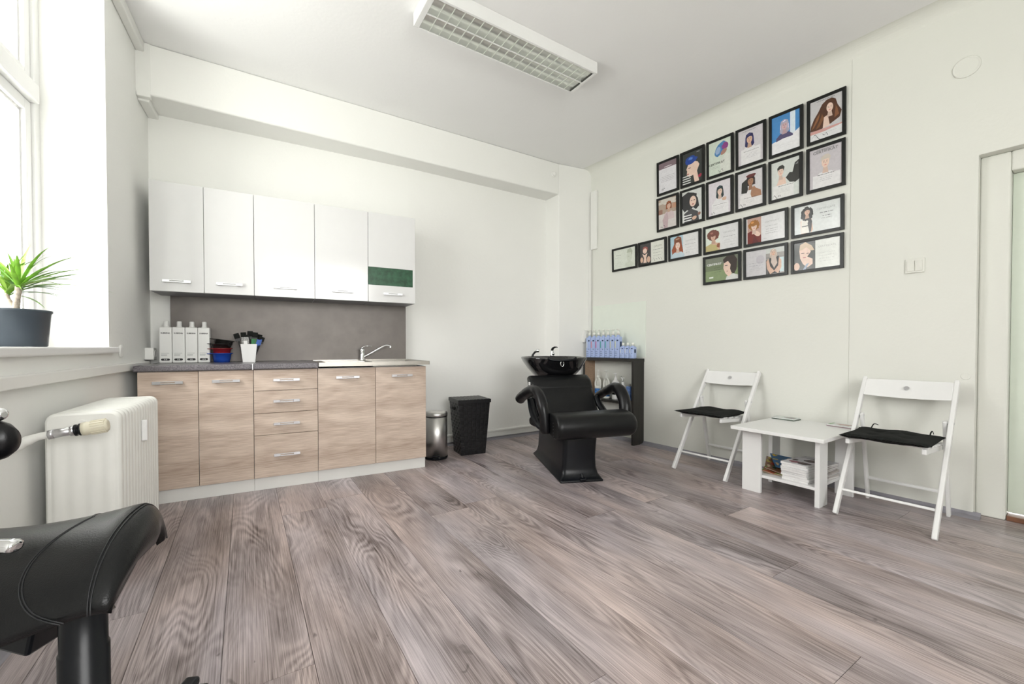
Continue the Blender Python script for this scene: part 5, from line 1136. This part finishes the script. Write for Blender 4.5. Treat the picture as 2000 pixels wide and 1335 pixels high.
m = MB(); m.smooth = True; m.lathe([(.012, .55), (.012, .598)], seg=14); m.build('piston', CHROME, t)
m = MB(); m.box(-.10, -.05, .560, .03, .05, .578); m.build('seat_plate', BLKP, t, .004, 2)
m = MB(); m.add([(-.155, -.03, .535), (-.045, -.03, .535), (-.075, -.03, .40), (-.135, -.03, .415), (-.155, .04, .535), (-.045, .04, .535), (-.075, .04, .40), (-.135, .04, .415)], [(0, 1, 2, 3), (7, 6, 5, 4), (0, 4, 5, 1), (1, 5, 6, 2), (2, 6, 7, 3), (3, 7, 4, 0)]); m.box(-.13, -.03, .53, -.05, .04, .565); m.build('tilt_mechanism', BLKP, t, .006, 2)
for k in range(5):
    a = R(98 + 72 * k); d = Vector((cos(a), sin(a), 0)); L_ = .335
    m = MB(); m.bar(d * .03 + Vector((0, 0, .085)), d * L_ + Vector((0, 0, .072)), .036, .024, (-d.y, d.x, 0)); m.build('base_arm', BLKP, t, .008, 3)
    e_ = d * L_; pr = Vector((-d.y, d.x, 0))
    m = MB(); m.smooth = True; m.cyl(e_ + pr * .008 + Vector((0, 0, .026)), e_ + pr * .024 + Vector((0, 0, .026)), .026, 20); m.cyl(e_ - pr * .008 + Vector((0, 0, .026)), e_ - pr * .024 + Vector((0, 0, .026)), .026, 20); o = m.build('caster', BLKP, t)
    m = MB(); m.smooth = True; m.cyl(e_ + Vector((0, 0, .030)), e_ + Vector((0, 0, .072)), .008, 10); m.build('caster_stem', CHROME, o)
# back support with chrome bracket and levers (mostly outside the frame)
m = MB(); m.smooth = True
pr = []
for i in range(13):
    a = -pi / 2 + pi * i / 12; k = max(.02, cos(a)) ** .55
    pr.append([(-.312 + .150 * sin(a), .03 + .035 * k * cos(b_), .787 + .052 * k * sin(b_)) for b_ in [2 * pi * q / 24 for q in range(24)]])
m.rings(pr); m.build('back_pad', LEATH2, t)
m = MB(); m.smooth = True; m.tube(smooth_path([(-.42, .03, .822), (-.30, .03, .832), (-.205, .03, .838), (-.178, .028, .838)]), [.014] * 14 + [.013, .012, .010, .008, .005], 12); m.tube(smooth_path([(-.36, .04, .60), (-.40, .05, .70), (-.41, .04, .822)]), .009, 10); m.build('back_bracket', CHROME, t)
m = MB(); m.smooth = True; m.tube(smooth_path([(-.30, -.13, .60), (-.20, -.20, .655), (-.02, -.205, .686), (.07, -.205, .690), (.108, -.203, .690), (.118, -.202, .689)]), [.009] * 18 + [.013] * 6 + [.013, .013, .012, .011, .010, .008, .005], 12, flat=.75); m.build('adjust_lever', CHROME, t)
m = MB(); m.smooth = True; m.tube([(-.16, .0, .545), (-.26, -.08, .57), (-.30, -.13, .60)], .006, 8); m.build('lever_rod', CHROME, t)
